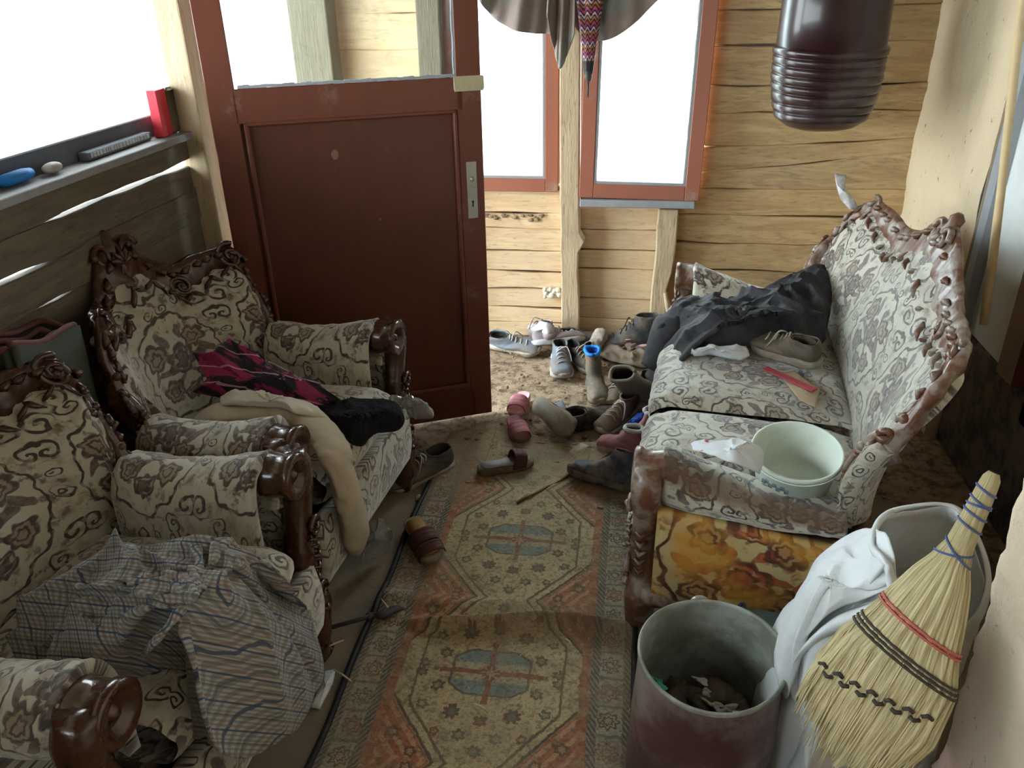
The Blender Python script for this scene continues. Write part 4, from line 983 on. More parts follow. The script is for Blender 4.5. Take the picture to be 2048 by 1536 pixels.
shoe('boot', 'brown boot with bright blue lining standing in the shoe pile', at((-0.107, 3.054, 0), .004), -1.35, .21, .10, .046, 'olive', 'solebrown', 1.75, rim='blue', lining='blue2', laces=False, rx=.1)
shoe('rubber_boot', 'grey rubber boot tipped over with its open top facing the camera', at((0.132, 2.982, 0), .05), -.15, .26, .11, .050, 'greyrub', 'darkgrey', 2.3, rx=.75, ry=-.25, laces=False, rim='greyrub', lining='black', cat='boot')
shoe('shoe', 'brown leather lace shoe beside the black boot, toe to the camera', at((-0.023, 2.826, 0), .004), -2.05, .26, .095, .044, 'brown', 'offwhite', 1.05, rx=-.15, lace_col='offwhite')
shoe('boot', 'dusty pink child boot with white lining by the sofa', at((-0.001, 2.602, 0), .004), PI - .25, .175, .085, .036, 'dusty_pink', 'offwhite', 1.25, laces=False, rim='white', lining='darkgrey', group='dusty pink child boots')
shoe('boot', 'second dusty pink child boot half hidden behind the first', at((0.076, 2.702, 0), .004), PI + .6, .170, .085, .035, 'dusty_pink', 'offwhite', 1.30, laces=False, rim='white', lining='white', group='dusty pink child boots')
shoe('shoe', 'black leather shoe behind the upturned sole', at((-0.128, 2.795, 0), .004), .55, .27, .085, .043, 'black', 'black', .95, laces=False, rx=.2)
shoe('upturned_shoe', 'brown shoe on its side showing the flat sole, beside pink slides', at((-0.274, 2.708, 0), .085), -.93, .25, .06, .043, 'black', 'sole', .9, rx=-2.15, laces=False, group=None)
shoe('sneaker', 'dark blue grey sneaker leaning on the back armchair leg', at((-0.707, 2.351, 0), .006), -2.35, .27, .10, .048, 'charcoal', 'offwhite', 1.0, rx=-.25, lace_col='offwhite')
shoe('boot', 'dark navy boot under the near front corner of the sofa', at((-0.055, 2.364, 0), .02), 2.75, .27, .10, .045, 'navy', 'black', 1.3, rx=.35, laces=False)
shoe('shoe', 'muddy grey lace shoe lying on the sofa seat', at((0.505, 2.44, 0.49), .004), 2.45, .23, .085, .046, 'olive', 'sole', .95, rx=-.1, lace_col='offwhite', lining='black')
shoe('shoe', 'faded pink shoe at the foot of the short stud', at((0.057, 3.52, 0), .005), .15, .17, .065, .034, 'pink_pale', 'offwhite', .95, laces=False)
shoe('shoe', 'cream child shoe standing on its heel behind the blue lined boot', at((-0.128, 3.501, 0), .03), 1.0, .15, .07, .032, 'offwhite', 'white', 1.1, ry=-.8, laces=False)
shoe('shoe', 'dark muddy shoe in the shadow behind the cream child shoe', at((-0.217, 3.562, -0), .004), .2, .24, .08, .042, 'charcoal', 'solebrown', .95, laces=False)
shoe('shoe', 'brown muddy shoe between blue lined boot and rubber boot', at((-0.013, 3.064, 0), .004), -1.9, .24, .085, .042, 'solebrown', 'darkgrey', 1.0, rx=.2)
shoe('shoe', 'dark dirty shoe against the sofa front behind blue plastic', at((0.081, 3.029, 0), .004), -1.75, .25, .085, .043, 'darkgrey', 'solebrown', 1.0, laces=False)

def slide(name, label, loc, rz, L, W, so, st, bands, rx=0, group=None, foot=None, ry=0, cat='slipper'):
    r = empty(name, loc, rz, rx, ry); tag(r, label, cat, group)
    out = catmull([(L * .50, 0), (L * .45, W * .65), (L * .30, W * 1.0), (L * .10, W * .98), (-L * .12, W * .78), (-L * .32, W * .80), (-L * .46, W * .60), (-L * .50, 0)], 26)
    ring = [(p[0], p[1]) for p in out] + [(p[0], -p[1]) for p in out[-2:0:-1]]; N = len(ring); v = []
    for z, k in ((0, .93), (.006, 1.0), (.022, 1.0), (.026, .95), (.0235, .88), (.0225, .5)):
        v += [(x * k, y * k, z + .010 * max(0, -x / L) * (z > .01)) for x, y in ring]
    v.append((0, 0, .0225)); nv = 6
    f = [(j * N + i, j * N + (i + 1) % N, (j + 1) * N + (i + 1) % N, (j + 1) * N + i) for j in range(nv - 1) for i in range(N)] + [tuple(range(N))[::-1]]
    f += [((nv - 1) * N + i, (nv - 1) * N + (i + 1) % N, nv * N) for i in range(N)]
    MB().add(v, f).build('sole', M[so], r)
    if foot:
        v2 = [(x * .86, y * .86, .0265 + .010 * max(0, -x / L)) for x, y in ring] + [(x * .86, y * .86, .0285 + .010 * max(0, -x / L)) for x, y in ring]
        MB().add(v2, [(i, (i + 1) % N, N + (i + 1) % N, N + i) for i in range(N)] + [tuple(N + i for i in range(N))]).build('footbed', M[foot], r)
    for (x0, x1, h) in bands:
        def fn(a, b, x0=x0, x1=x1, h=h):
            th = PI * a; x = x0 + (x1 - x0) * b; hh = h * (1 - .22 * b); ww = W * (1.02 - .06 * b)
            return Vector((x * L + .012 * math.sin(th), -ww * math.copysign(abs(math.cos(th)) ** .7, math.cos(th)), .012 + hh * math.sin(th) ** .8 + .002 * math.sin(b * 18)))
        solid(MB().grid(fn, 22, 12).build('strap', M[st], r), .004)
    return r
slide('slipper', 'pink slide slipper nearest the door, pale heel up', at((-0.416, 2.887, 0), .012), 1.45 + PI, .185, .036, 'pink_pale', 'pink', [(-.05, .32, .048)], rx=.05, group='pair of pink slides')
slide('slipper', 'pink slide slipper with open toe in front of its pair', at((-0.397, 2.694, 0), .006), -1.20, .185, .036, 'dusty_pink', 'pink', [(-.02, .36, .046)], rx=.1, group='pair of pink slides')
slide('sandal', 'single sandal with dark strap and pale footbed on the rug end', at((-0.403, 2.419, 0), .016), .48, .215, .034, 'solebrown', 'oxblood', [(.08, .30, .052)], foot='lilac', cat='sandal')
slide('slipper', 'dark red and gold slipper at the left rug edge', at((-0.594, 1.967, 0), .018), -1.0, .22, .042, 'sole', 'oxblood', [(-.02, .20, .050), (.24, .40, .038)], rx=.15, foot='gold')

# ------------------------------------------------------------------ small things on the floor
heap('grey_scrap', [(-0.293, 2.852, 0.045), (-0.243, 2.899, 0.05), (-0.197, 2.758, 0.05), (-0.184, 2.738, 0.04), (-0.259, 2.71, 0.04)], (-0.238, 2.781, 0.055), 0, M['slate'], 'slate grey fabric scrap behind the upturned shoe', 'cloth', 5, .004, 12, .004, 8, 30, sharp=True)
heap('cardboard', [(-0.204, 2.569, 0.006), (-0.144, 2.645, 0.01), (-0.103, 2.624, 0.008), (-0.148, 2.566, 0.005), (-0.172, 2.546, 0.005)], (-0.153, 2.587, 0.016), 0, M['card'], 'small beige cardboard piece beneath the upturned shoe toe', 'cardboard', 2, .002, 9, .003, 6, 26, sharp=True)
heap('blue_plastic', [(0.021, 2.776, 0.02), (0.046, 2.815, 0.04), (0.084, 2.826, 0.05), (0.1, 2.797, 0.04), (0.09, 2.776, 0.02), (0.048, 2.75, 0.01)], (0.061, 2.733, 0.065), 0, M['blue2'], 'crumpled bright blue plastic between brown shoe and sofa', 'plastic', 6, .012, 20, .002, 10, 40, sharp=True)
heap('white_paper', [(-0.723, 1.431, 0.012), (-0.697, 1.441, 0.012), (-0.687, 1.39, 0.012), (-0.693, 1.314, 0.012), (-0.719, 1.315, 0.012), (-0.719, 1.37, 0.012)], (-0.699, 1.369, 0.022), 0, M['pastel'], 'torn pale paper on the floor beside the checked cloth', 'paper', 3, .004, 12, .002, 8, 40, sharp=True)
pk = empty('poker', at((-0.69, 1.608, 0), .022), toward((-0.765, 1.562, 0), (-0.606, 1.648, 0))); tag(pk, 'black iron tool lying across the left rug edge', 'tool')
MB().tube([(-.10, 0, 0), (.0, 0, .002), (.03, .002, .002)], .006, 8).build('shaft', M['iron'], pk)
b = MB(); b.tube(catmull([(.02, 0, 0), (.04, .008, .0), (.07, -.006, .002), (.10, .006, .0), (.13, .0, .0)], 14), [.007, .010, .014, .012, .009, .013, .016, .017, .016, .015, .015, .014, .012, .009, .004], 8, .5); b.build('head', M['iron'], pk)
tw = MB(); a0, a1 = Vector((-0.334, 2.221, 0.014)), Vector((-0.029, 2.576, 0.014))
tw.tube([a0.lerp(a1, k / 14) + Vector((0, .004 * math.sin(k * 1.9), .003 * math.sin(k))) for k in range(15)], [.005 + .0015 * math.sin(k * 2.1) for k in range(15)], 7)
o = tw.build('dark_rod', M['rust']); tag(o, 'thin dark rusty rod lying across the far rug end', 'rod')
for k, (p, q, lab) in enumerate((((-0.751, 1.493, 0.02), (-0.706, 1.534, 0.02), 'short pale splinter of wood below the iron tool'), ((-0.653, 1.701, 0.02), (-0.61, 1.651, 0.02), 'pale matchstick above the iron tool head'), ((-0.119, 1.612, 0.02), (-0.101, 1.592, 0.02), 'white straw chip right of the rug fold'), ((0.156, 1.805, 0.02), (0.174, 1.779, 0.02), 'pale chip of wood under the sofa end'), ((-0.697, 1.43, 0.02), (-0.642, 1.401, 0.02), 'thin twig beside the torn pale paper'), ((-0.322, 1.369, 0.02), (-0.29, 1.356, 0.02), 'white straw bit below the blue rug medallion'))):
    o = MB().tube([p, Vector(p).lerp(Vector(q), .5) + Vector((0, 0, .003)), q], [.0022, .003, .0018], 6).build('splinter', M['straw_plain']); tag(o, lab, 'splinter')
rs = random.Random(21); lt = MB()
for k in range(230):
    x, y = rs.uniform(-.62, .12), rs.uniform(.95, 3.3); a = rs.uniform(0, PI); l = rs.uniform(.003, .010) 
    lt.tube([(x, y, .018), (x + l * math.cos(a), y + l * math.sin(a), .020)], .0009, 4, .6)
o = lt.build('straw_litter', M['straw_plain']); tag(o, 'pale straw bits scattered over rug and floor', 'litter', None, 'stuff')
cd = MB()
for k in range(900):
    x, y = rs.uniform(-1.2, 1.0), rs.uniform(2.3, 3.58)
    if rs.random() < .35: y = rs.uniform(2.2, 2.6)
    r = rs.uniform(.003, .012) * (1.3 if rs.random() < .06 else .8); cd.ball((x, y, .004 + r * .4), r, 6, 4, (rs.uniform(.7, 1.5), rs.uniform(.7, 1.4), rs.uniform(.5, .9)))
o = cd.build('earth_crumbs', M['dirt'], None, False); tag(o, 'loose earth crumbs on the dirt floor by the door', 'earth', None, 'stuff')
for k in range(6):
    a = rs.uniform(0, 6); x, y = rs.uniform(-.1, .1), 3.43 + .03 * k
dr = heap('rag', [(-.10, 3.50, .03), (.02, 3.46, .04), (.14, 3.48, .05), (.20, 3.40, .03), (.10, 3.30, .02), (-.02, 3.34, .02), (-.12, 3.40, .02)], (.03, 3.41, .055), 0, M['solebrown'], 'brown muddy rag under the ankle boot by the back wall', 'rag', 5, .02, 10, .004, 16, 60)

# ------------------------------------------------------------------ things on the sofa
pp = Vector((0.429, 1.746, 0.47)); pc = Vector((.425, 1.765, .450))
pr_ = empty('pail', pc, 0, .20, -.04); pr_.scale = (.86, .86, .60); tag(pr_, 'mint white plastic pail standing on the near end of the sofa', 'pail')
MB().lathe([(.0, .002), (.094, .002), (.099, .008), (.117, .17), (.119, .172), (.124, .172), (.1245, .196), (.1225, .198), (.119, .198), (.1175, .194), (.1165, .17), (.097, .012), (.0, .010)], 56).build('shell', M['mint'], pr_)
MB().lathe([(.1255, .172), (.1275, .174), (.1275, .1765), (.1255, .178)], 56).build('rim_ring', M['mint'], pr_)
bm_ = MB()
for k in range(7): a = math.radians(215 + k * 6); bm_.box((.112 * math.cos(a), .112 * math.sin(a), .110 + .012 * (k % 2)), (.012, .003, .02), Matrix.Rotation(a + PI / 2, 3, 'Z'))
bm_.build('printed_mark', M['teal_plastic'], pr_)
rsx = empty('red_strip', at((0.492, 2.274, 0.492), .004), toward((0.428, 2.348, 0.49), (0.553, 2.209, 0.49)), 0, 0); tag(rsx, 'flat red plastic strip lying on the sofa seat', 'strip')
MB().box((0, 0, 0), (.185, .026, .005), bev=.2).build('strip_body', M['redstrip'], rsx, smooth=False)
wp = heap('white_plastic_scrap', [(0.713, 3.08, 0.936), (0.759, 3.08, 0.926), (0.751, 3.07, 0.899), (0.778, 3.05, 0.856), (0.8, 3.02, 0.826), (0.774, 3.02, 0.818), (0.741, 3.05, 0.85), (0.724, 3.07, 0.895)], (0.744, 3.04, 0.881), 0, M['white'], 'white plastic scrap stuck on the far top corner of the sofa back', 'plastic', 4, .006, 20, .002, 8, 36, sharp=True)
heap('tape_patch', [(0.82, 2.087, 0.777), (0.84, 2.033, 0.8), (0.78, 1.817, 0.736), (0.76, 1.866, 0.71)], (0.79, 1.929, 0.768), 0, M['film'], 'clear shiny tape patch on the top of the sofa back', 'tape', 4, .004, 14, .001, 8, 36)

# ------------------------------------------------------------------ upper right: hanging jug, umbrella, cloth
jg = empty('hanging_jug', (.672, 3.26, 1.165)); tag(jg, 'dark burgundy ribbed plastic jug hanging before the back wall planks', 'jug')
prof = [(.0, -.105), (.08, -.102), (.122, -.090), (.148, -.072)]
z = -.062; R0 = .158
for k in range(7):
    e_ = R0 + .030 * math.sin(min(1, (k + .5) / 5) * PI / 2)
    prof += [(e_ + .001, z), (e_ + .0045, z + .008), (e_ + .004, z + .022), (e_ - .002, z + .027)]; z += .030
R0 = .177
prof += [(R0 + .018, z + .002), (R0 + .020, z + .02), (R0 + .008, z + .03), (R0 + .004, z + .24), (R0 - .03, z + .33), (.06, z + .40), (.05, z + .46), (.0, z + .46)]
def jf(a, b):
    k = b * (len(prof) - 1); i = min(int(k), len(prof) - 2); t = k - i; r = prof[i][0] * (1 - t) + prof[i + 1][0] * t; zz = prof[i][1] * (1 - t) + prof[i + 1][1] * t
    th = 2 * PI * a; q = (abs(math.cos(th)) ** 4 + abs(math.sin(th)) ** 4) ** -.09
    slope = .035 * math.sin(th + PI) * (0 < zz < .32)
    return Vector((r * q * math.cos(th), r * q * math.sin(th), zz - abs(slope) * 0 + .010 * abs(math.sin(th * 1.0 - PI / 2)) * (0 < zz < .3)))
MB().grid(jf, 72, (len(prof) - 1) * 2, cu=True).build('body', M['maroon_plastic'], jg)
MB().lathe([(0, .69 - .0), (.065, .69), (.065, .735), (.0, .74)], 24).build('cap', M['black'], jg)
MB().tube([(0, 0, .73), (0, .01, .95), (0, .02, 1.18)], .008, 8).build('rope', M['blackcord'], jg)

ub = empty('umbrella', (-.200, YB - .20, 1.145)); tag(ub, 'folded black umbrella with pink and orange stripes hanging tip down', 'umbrella')
def uf(a, b):
    th = 2 * PI * a; z = .09 + .56 * b; r = .017 + .030 * min(1, b * 1.7) + .010 * b; r *= 1 + .22 * abs(math.sin(th * 4)) * (.3 + .7 * b)
    return Vector((r * math.cos(th + b * .8), r * .8 * math.sin(th + b * .8), z))
MB().grid(uf, 64, 50, cu=True).build('canopy', M['umbrella'], ub)
MB().lathe([(.0, .0), (.0035, .001), (.0045, .03), (.0045, .06), (.011, .062), (.015, .075), (.017, .10)], 14).build('ferrule', M['darkgrey'], ub)
MB().tube([(0, 0, .62), (0, 0, 1.0), (.03, 0, 1.04), (.06, 0, 1.0)], .006, 8).build('handle', M['darkgrey'], ub)

gc = empty('hanging_cloth', (-.28, 3.44, 1.5)); tag(gc, 'grey green camouflage cloth hanging over the back windows', 'cloth')
def drape(lower, ztop, ybase, seed, amp):
    P = catmull(lower, 80)
    def fn(a, b):
        k = a * 80; i = min(int(k), 79); t = k - i; p = P[i] * (1 - t) + P[i + 1] * t
        x = p[0] * (1 - .25 * (1 - b)) - .28 * .25 * (1 - b); zt = ztop
        z = p[2] * b + zt * (1 - b); y = ybase + amp * math.sin(a * 13 + seed + b * 1.5) + .4 * amp * math.sin(a * 31 + b * 4) + .03 * math.sin(b * PI)
        return Vector((x + .28, y - 3.44, z - 1.5 + .012 * math.sin(b * 9 + a * 14) * (1 - b)))
    return MB().grid(fn, 90, 40, uv=lambda a, b, p: (p.x, p.z))
solid(drape([(-0.652, 3.46, 1.561), (-0.627, 3.46, 1.499), (-0.581, 3.45, 1.44), (-0.501, 3.44, 1.4), (-0.422, 3.44, 1.384), (-0.353, 3.44, 1.38)], 2.0, 3.47, 1, .020).build('fold', M['camo'], gc), .003)
solid(drape([(-0.359, 3.41, 1.453), (-0.346, 3.41, 1.373), (-0.325, 3.4, 1.301), (-0.308, 3.39, 1.26), (-0.281, 3.39, 1.311), (-0.252, 3.4, 1.385)], 2.0, 3.40, 2, .012).build('fold', M['camo'], gc), .003)
solid(drape([(-0.28, 3.46, 1.432), (-0.226, 3.46, 1.369), (-0.161, 3.46, 1.352), (-0.09, 3.46, 1.373), (-0.015, 3.46, 1.425), (0.074, 3.46, 1.511), (0.109, 3.46, 1.548)], 2.0, 3.49, 3, .018).build('fold', M['camo'], gc), .003)
MB().tube([(-.5, 0, .52), (.5, 0, .52)], .006, 8).build('hanging_line', M['blackcord'], gc)

# wooden pole leaning on the right wall
sp_ = MB(); q0, q1 = Vector((1.07, 2.448, 0.622)), Vector((1.09, 2.771, 1.49)); dd = (q1 - q0)
sp_.tube([q0 + dd * (k / 8 * 1.7 - .0) + Vector((.003 * math.sin(k), 0, 0)) for k in range(9)], [.013 + .0008 * math.sin(k * 2) for k in range(9)], 10)
o = sp_.build('wooden_pole', M['stick']); tag(o, 'thin pale wooden pole leaning upright behind the sofa', 'pole')

# ------------------------------------------------------------------ left window sill things
bx = empty('red_box', (XL - .020, 2.395, 1.172), .1); tag(bx, 'red cardboard packet standing on the left window sill', 'box')
MB().box((0, 0, .068), (.03, .065, .135), bev=.05).build('packet', M['red'], bx, smooth=False)
db = empty('dark_block', (XL - .02, 2.452, 1.172), .05); tag(db, 'dark brown block behind the red packet on the sill', 'block'); MB().box((0, 0, .068), (.035, .045, .135), bev=.25).build('block_body', M['solebrown'], db)
rl = empty('dark_ruler', (XL - .036, 2.17, 1.184), PI / 2 + .02); tag(rl, 'long dark strip with pale markings lying on the left sill', 'strip')
MB().box((0, 0, 0), (.32, .03, .022), bev=.1).build('strip_body', M['mirror_grey'], rl, smooth=False)
b = MB(); rq = random.Random(3); x = -.15
while x < .14:
    w = rq.uniform(.006, .016); b.box((x + w / 2, -.0155, .002), (w, .002, .012)); x += w + .004
b.build('printed_marking', M['lettering'], rl, smooth=False)
sb_ = empty('blue_tube', (XL - .032, 1.75, 1.19), PI / 2); tag(sb_, 'blue plastic tube lying on the left sill', 'tube')
MB().tube([(-.06, 0, 0), (-.05, 0, 0), (.02, 0, 0), (.05, 0, 0)], [.004, .016, .017, .012], 12, .9).build('tube_body', M['blue'], sb_)
wc = empty('white_soap', (XL - .022, 1.865, 1.187), PI / 2); tag(wc, 'rounded white soap bar beside the blue tube on the sill', 'soap')
MB().ball((0, 0, 0), .017, 18, 10, (2.0, 1.0, .8)).build('soap_bar', M['white'], wc)
# folded carpet standing behind the chairs
rc = empty('folded_carpet', (-1.345, 1.545, .0)); tag(rc, 'dark folded carpet with reddish edges standing between the armchair backs', 'carpet')
def fold_layer(w, y_end, zt):
    pth = catmull([(-w, -.16), (-w * 1.05, -.05), (-w * .9, y_end * .7), (0, y_end), (w * .9, y_end * .7), (w * 1.05, -.05), (w, -.16)], 60)
    def fn(a, b):
        k = a * 60; i = min(int(k), 59); t = k - i; p = pth[i] * (1 - t) + pth[i + 1] * t
        top = zt - (p[1] + .16) * .20 + .008 * math.sin(a * 20)
        return Vector((p[0] + .006 * math.sin(b * 7), p[1], .004 + (top - .004) * b))
    return fn
for w, ye, zt in ((.060, .070, .915), (.034, .035, .90)):
    fn_ = fold_layer(w, ye, zt); ly = MB().grid(fn_, 60, 14).build('carpet_layer', M['carpet'], rc); solid(ly, .012)
    MB().tube([fn_(k / 60, 1.0) + Vector((0, 0, .002)) for k in range(61)], .008, 7).build('edge_trim', M['carpet_edge'], rc)

# ------------------------------------------------------------------ bucket, sack, broom
bk = empty('metal_bucket', (.197, 1.250, .018), 0, .085); tag(bk, 'dented maroon and zinc bucket with rubbish in the foreground', 'bucket')
MB().lathe([(.0, .002), (.148, .002), (.150, .010), (.146, .2), (.139, .378), (.1395, .382), (.142, .384), (.142, .389), (.139, .391), (.1365, .389), (.136, .38), (.143, .2), (.145, .014), (.0, .012)], 72, wob=.018).build('shell', M['maroon_paint'], bk)
MB().lathe([(.0, .016), (.1425, .016), (.1405, .2), (.1345, .384), (.1360, .390), (.1390, .3925), (.1425, .390), (.1425, .383)], 72, wob=.018).build('inner_wall', M['zinc'], bk)
for sg, an in ((1, 1.68),):
    b = MB(); c = Vector((.146 * math.cos(an), .146 * math.sin(an), .372)); b.lathe([(.006, -.003), (.020, -.003), (.021, 0), (.020, .003), (.006, .003), (.006, -.003)], 16, c, Matrix.Rotation(an, 3, 'Z') @ Matrix.Rotation(PI / 2, 3, 'Y')); b.build('handle_ear', M['steel'], bk)
heap('ash_rubbish', [(.192 + .118 * math.cos(k * PI / 8), 1.225 + .118 * math.sin(k * PI / 8), .20) for k in range(16)], (.19, 1.215, .23), 0, M['darkgrey'], 'dark ash and rubbish filling the bottom of the maroon bucket', 'rubbish', 3, .03, 16, .004, 16, 60)
def scrap(lab, p, s, m, seed, rz=0.0, cat='scrap', nm='paper_scrap'):
    r_ = random.Random(seed); v = []
    n = 9
    def fn(a, b):
        th = 2 * PI * a; k = .7 + .3 * math.sin(th * 2 + seed) + .15 * math.sin(th * 5); return Vector((s * b * k * math.cos(th) * 1.4, s * b * k * math.sin(th), .35 * s * math.sin(b * 3 + a * 9) + s * .2))
    o = MB().grid(fn, 22, 5, cu=True).build(nm, m); o.location = p; o.rotation_euler = (rs.uniform(-.3, .3), rs.uniform(-.3, .3), rz); solid(o, .0015); tag(o, lab, cat); return o
scrap('crumpled white paper at the front inside the bucket', (0.237, 1.214, 0.26), .017, M['white'], 1)
scrap('torn cream peel at the front inside the bucket', (0.212, 1.223, 0.255), .018, M['card'], 2)
scrap('small pale chip in the middle of the bucket rubbish', (0.191, 1.286, 0.255), .014, M['pastel'], 3)
scrap('thin white shred beside the pale chip in the bucket', (0.201, 1.257, 0.255), .012, M['white'], 5)
scrap('green wrapper at the left inside the bucket', (0.096, 1.234, 0.29), .020, M['green'], 4, .4, 'wrapper', 'green_wrapper')
scrap('white paper shred at the right inside the bucket', (0.272, 1.195, 0.27), .016, M['pastel'], 8)
pb = empty('small_pail', (.372, 1.535, .005)); tag(pb, 'grey teal plastic pail with dark rim between bucket and white sack', 'pail')
MB().lathe([(0, .002), (.062, .002), (.078, .20), (.076, .20), (.060, .008), (0, .008)], 40).build('shell', M['teal_plastic'], pb)
MB().lathe([(.076, .196), (.084, .198), (.085, .205), (.076, .207)], 40).build('rim', M['blue_rim'], pb)
MB().lathe([(0, .185), (.072, .190)], 30).build('content', M['teal_plastic'], pb)

# white sack, open at the top, mouth slumped towards the camera
mouth = [(0.462, 1.16, 0.696), (0.472, 1.15, 0.661), (0.439, 1.15, 0.621), (0.391, 1.16, 0.575), (0.354, 1.17, 0.492), (0.353, 1.17, 0.404), (0.408, 1.18, 0.304), (0.504, 1.2, 0.199), (0.603, 1.24, 0.281), (0.651, 1.3, 0.388), (0.722, 1.36, 0.451), (0.73, 1.4, 0.527), (0.685, 1.44, 0.61), (0.646, 1.46, 0.621), (0.557, 1.42, 0.629), (0.5, 1.34, 0.655), (0.456, 1.24, 0.681), (0.452, 1.18, 0.701)]
sk_b = [(.33, 1.22), (.36, 1.16), (.42, 1.13), (.47, 1.12), (.52, 1.14), (.56, 1.18), (.60, 1.24), (.66, 1.30), (.70, 1.36), (.72, 1.42), (.70, 1.47), (.66, 1.50), (.58, 1.51), (.50, 1.50), (.42, 1.47), (.37, 1.42), (.335, 1.36), (.32, 1.29)]
# match directions: walk the base the same way round as the mouth
bs0 = [(.36, 1.20), (.34, 1.16), (.36, 1.10), (.40, 1.08), (.44, 1.06), (.50, 1.07), (.56, 1.10), (.60, 1.16), (.63, 1.23), (.66, 1.28), (.68, 1.34), (.68, 1.42), (.62, 1.48), (.55, 1.50), (.46, 1.48), (.38, 1.42), (.34, 1.34), (.33, 1.27)]
NM = 144; mt = catmull(mouth + [mouth[0]], NM); bt = catmull([(x, y, .0) for x, y in bs0] + [(bs0[0][0], bs0[0][1], .0)], NM)
side = [(0.33, 1.3, 0.461), (0.322, 1.26, 0.446), (0.303, 1.2, 0.418)]
def skf(a, b):
    k = a * NM; i = min(int(k), NM - 1); t = k - i; m_ = Vector(mt[i] * (1 - t) + mt[i + 1] * t); q = Vector(bt[i] * (1 - t) + bt[i + 1] * t)
    c = Vector((.50, 1.29, 0)); p = q.lerp(m_, b); outw = Vector((p.x - c.x, p.y - c.y, 0)); 
    if outw.length > 1e-4: outw.normalize()
    bul = .075 * math.sin(PI * min(1, b * 1.0)) * (1.0 if outw.x < .2 else .35) * (1 - .75 * max(0, -outw.y))
    fold = .014 * math.sin(a * 50 + 3 * math.sin(b * 4)) * b * (1 - .4 * b) + .012 * fnoise(a * 12, b * 5, 4)
    return p + outw * (bul + fold) + Vector((0, 0, .01 * fnoise(a * 8, b * 4, 9)))
sck = MB().grid(skf, 144, 40, cu=True).build('white_sack', M['sack']); solid(sck, .0025); tag(sck, 'white plastic sack slumped open around the broom', 'sack')
def rollf(a, b):
    i = int(a * NM) % NM; p = Vector(mt[i]); c = Vector((.55, 1.29, .6)); o_ = (p - c).normalized(); w = b * 2.6; R = .020 + .010 * math.sin(a * 12)
    return p + o_ * (R * math.sin(w)) + Vector((0, 0, -R * (1 - math.cos(w)) * .8))
solid(MB().grid(rollf, NM, 8, cu=True).build('rolled_hem', M['sack'], sck), .002)
# left flap of the sack reaching the small pail
fl_ = heap('sack_flap', [(0.356, 1.36, 0.345), (0.372, 1.36, 0.439), (0.385, 1.36, 0.486), (0.41, 1.38, 0.537), (0.469, 1.36, 0.622), (0.47, 1.22, 0.704), (0.469, 1.145, 0.672), (0.434, 1.15, 0.626), (0.374, 1.16, 0.57), (0.342, 1.16, 0.488), (0.332, 1.16, 0.359), (0.312, 1.2, 0.406)], (0.377, 1.19, 0.613), 0, M['sack'], None, None, 5, .02, 7, .002, 30, 120)
fl_.parent = sck

# broom: handle end up, leaning into the corner of the mud wall
top_ = Vector((0.559, 1.12, 0.915)); bot = Vector((0.385, 0.99, 0.439))
axis = (top_ - bot).normalized(); Lb = (top_ - bot).length
br = empty('broom', bot); tag(br, 'straw broom with blue twine handle leaning in the white sack', 'broom')
viewd = (Vector((0, 0, 1.6)) - bot).normalized(); side_ = viewd.cross(axis).normalized(); nrm = axis.cross(side_).normalized()
R3 = Matrix((side_, nrm, axis)).transposed(); br.rotation_euler = R3.to_euler()
w_p = [(-.06, .105, .026), (0, .128, .034), (.14, .155, .042), (.28, .140, .046), (.37, .106, .047), (.45, .085, .045), (.52, .064, .040), (.565, .044, .034), (.61, .031, .029), (.68, .026, .026), (.74, .023, .023), (.785, .020, .020), (.80, .012, .012)]
sc_ = Lb / .80
def prf(z):
    for p, q in zip(w_p[:-1], w_p[1:]):
        if z <= q[0]: t = (z - p[0]) / (q[0] - p[0]); t = max(0, t); t2 = t; return p[1] + (q[1] - p[1]) * t2, p[2] + (q[2] - p[2]) * t2
    return w_p[-1][1:]
def bend(z): return .035 * (z / .8) * (1 - z / .8)
def brf(a, b):
    z = -.02 + .82 * b; w, h = prf(z); th = 2 * PI * a; rg = 1 + .035 * math.sin(a * 150 + math.sin(b * 7) * 2) * (z < .6) + .02 * math.sin(a * 67)
    zz = z + (.012 * math.sin(a * 90) if b < .02 else 0) + .11 * max(0, 1 - b / .35) * max(0, math.cos(th)) ** 1.5
    return Vector(((w * math.cos(th) * rg) * sc_ - bend(z), h * math.sin(th) * rg * sc_, zz * sc_))
MB().grid(brf, 160, 60, cu=True, uv=lambda a, b, p: (a * .45, b)).build('head', M['bristle'], br)
st = MB(); rb = random.Random(9)
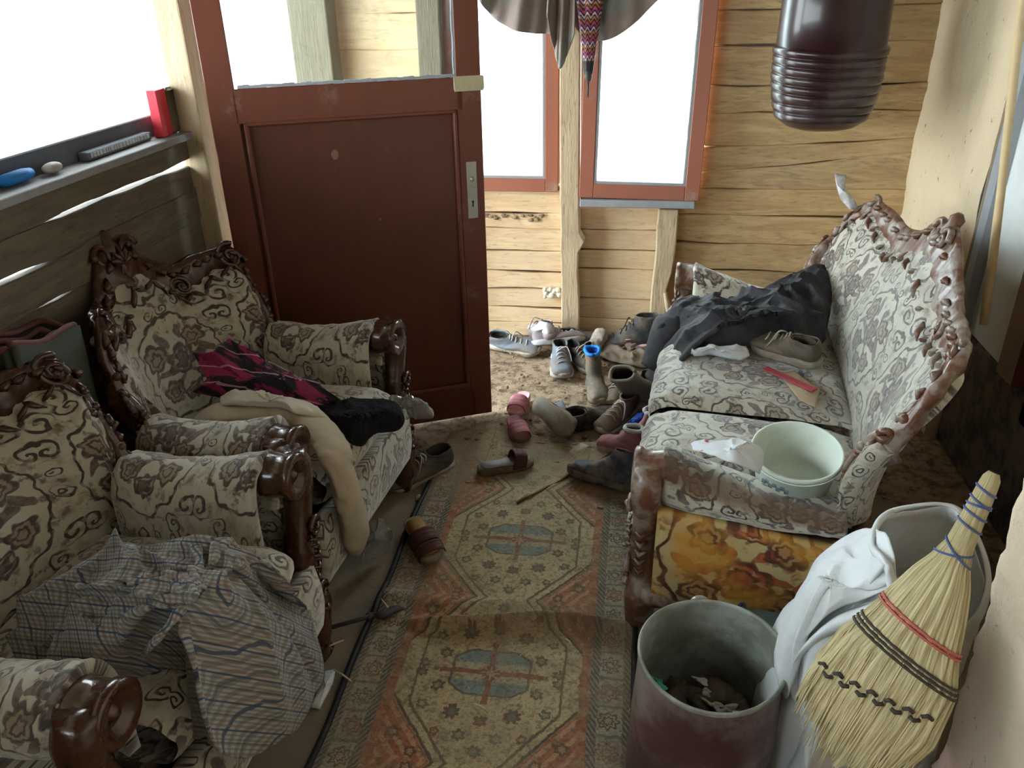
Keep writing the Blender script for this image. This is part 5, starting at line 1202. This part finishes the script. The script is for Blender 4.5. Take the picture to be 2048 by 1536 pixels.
for k in range(260):
    th = rb.uniform(0, 2 * PI); z0 = rb.uniform(-.02, .10) + .10 * max(0, math.cos(th)) ** 1.5; w, h = prf(z0); kk = 1.0 + rb.uniform(0, .03)
    p0 = Vector((w * math.cos(th) * kk * sc_ - bend(z0), h * math.sin(th) * kk * sc_, z0 * sc_)); l = rb.uniform(.10, .26); w2, h2 = prf(z0 + l)
    p1_ = Vector((w2 * math.cos(th) * 1.015 * sc_ - bend(z0 + l), h2 * math.sin(th) * 1.02 * sc_, (z0 + l) * sc_)); st.tube([p0 - Vector((0, 0, rb.uniform(.0, .05))), p0, (p0 + p1_) / 2, p1_], [.0008, .0014, .0016, .0008], 4)
o = st.build('loose_straws', M['straw_plain'], br); o['kind'] = 'stuff'
def band(zc, tilt, m, r=.0022, nm='twine'):
    b = MB(); pts = []
    for k in range(49):
        th = 2 * PI * k / 48; z = zc + tilt * math.cos(th); w, h = prf(z); pts.append(Vector(((w * 1.04 + .001) * math.cos(th) * sc_ - bend(z), (h * 1.05 + .001) * math.sin(th) * sc_, z * sc_)))
    b.tube(pts, r, 6); return b.build(nm, M[m], br)
for z, t in ((.755, .006), (.725, .008), (.718, -.004), (.695, .006), (.665, .007), (.595, .022), (.590, -.012)): band(z, t, 'twine', .0018)
for z in (.398, .388): band(z, .022, 'twinered', .0022, 'red_twine')
for z in (.325, .313, .301): band(z, .026, 'twinedark', .0022, 'dark_twine')
sb2 = MB(); 
for k in range(13):
    x = -.125 + k * .0205; zc = .205 + .030 * (k / 12) * -1 + .012 * (-1) ** k * .5; w, h = prf(zc)
    y = h * math.sqrt(max(0.05, 1 - (x / w) ** 2)) * 1.04; y2 = h * math.sqrt(max(0.05, 1 - ((x + .021) / w) ** 2)) * 1.04
    sb2.tube([(x * sc_ - bend(zc), y * sc_, zc * sc_), ((x + .012) * sc_ - bend(zc), (y + y2) / 2 * sc_ + .004, (zc + .006 * (-1) ** k) * sc_), ((x + .022) * sc_ - bend(zc), y2 * sc_, (zc - .004) * sc_)], .0034, 6)
sb2.build('stitching', M['twinedark'], br)
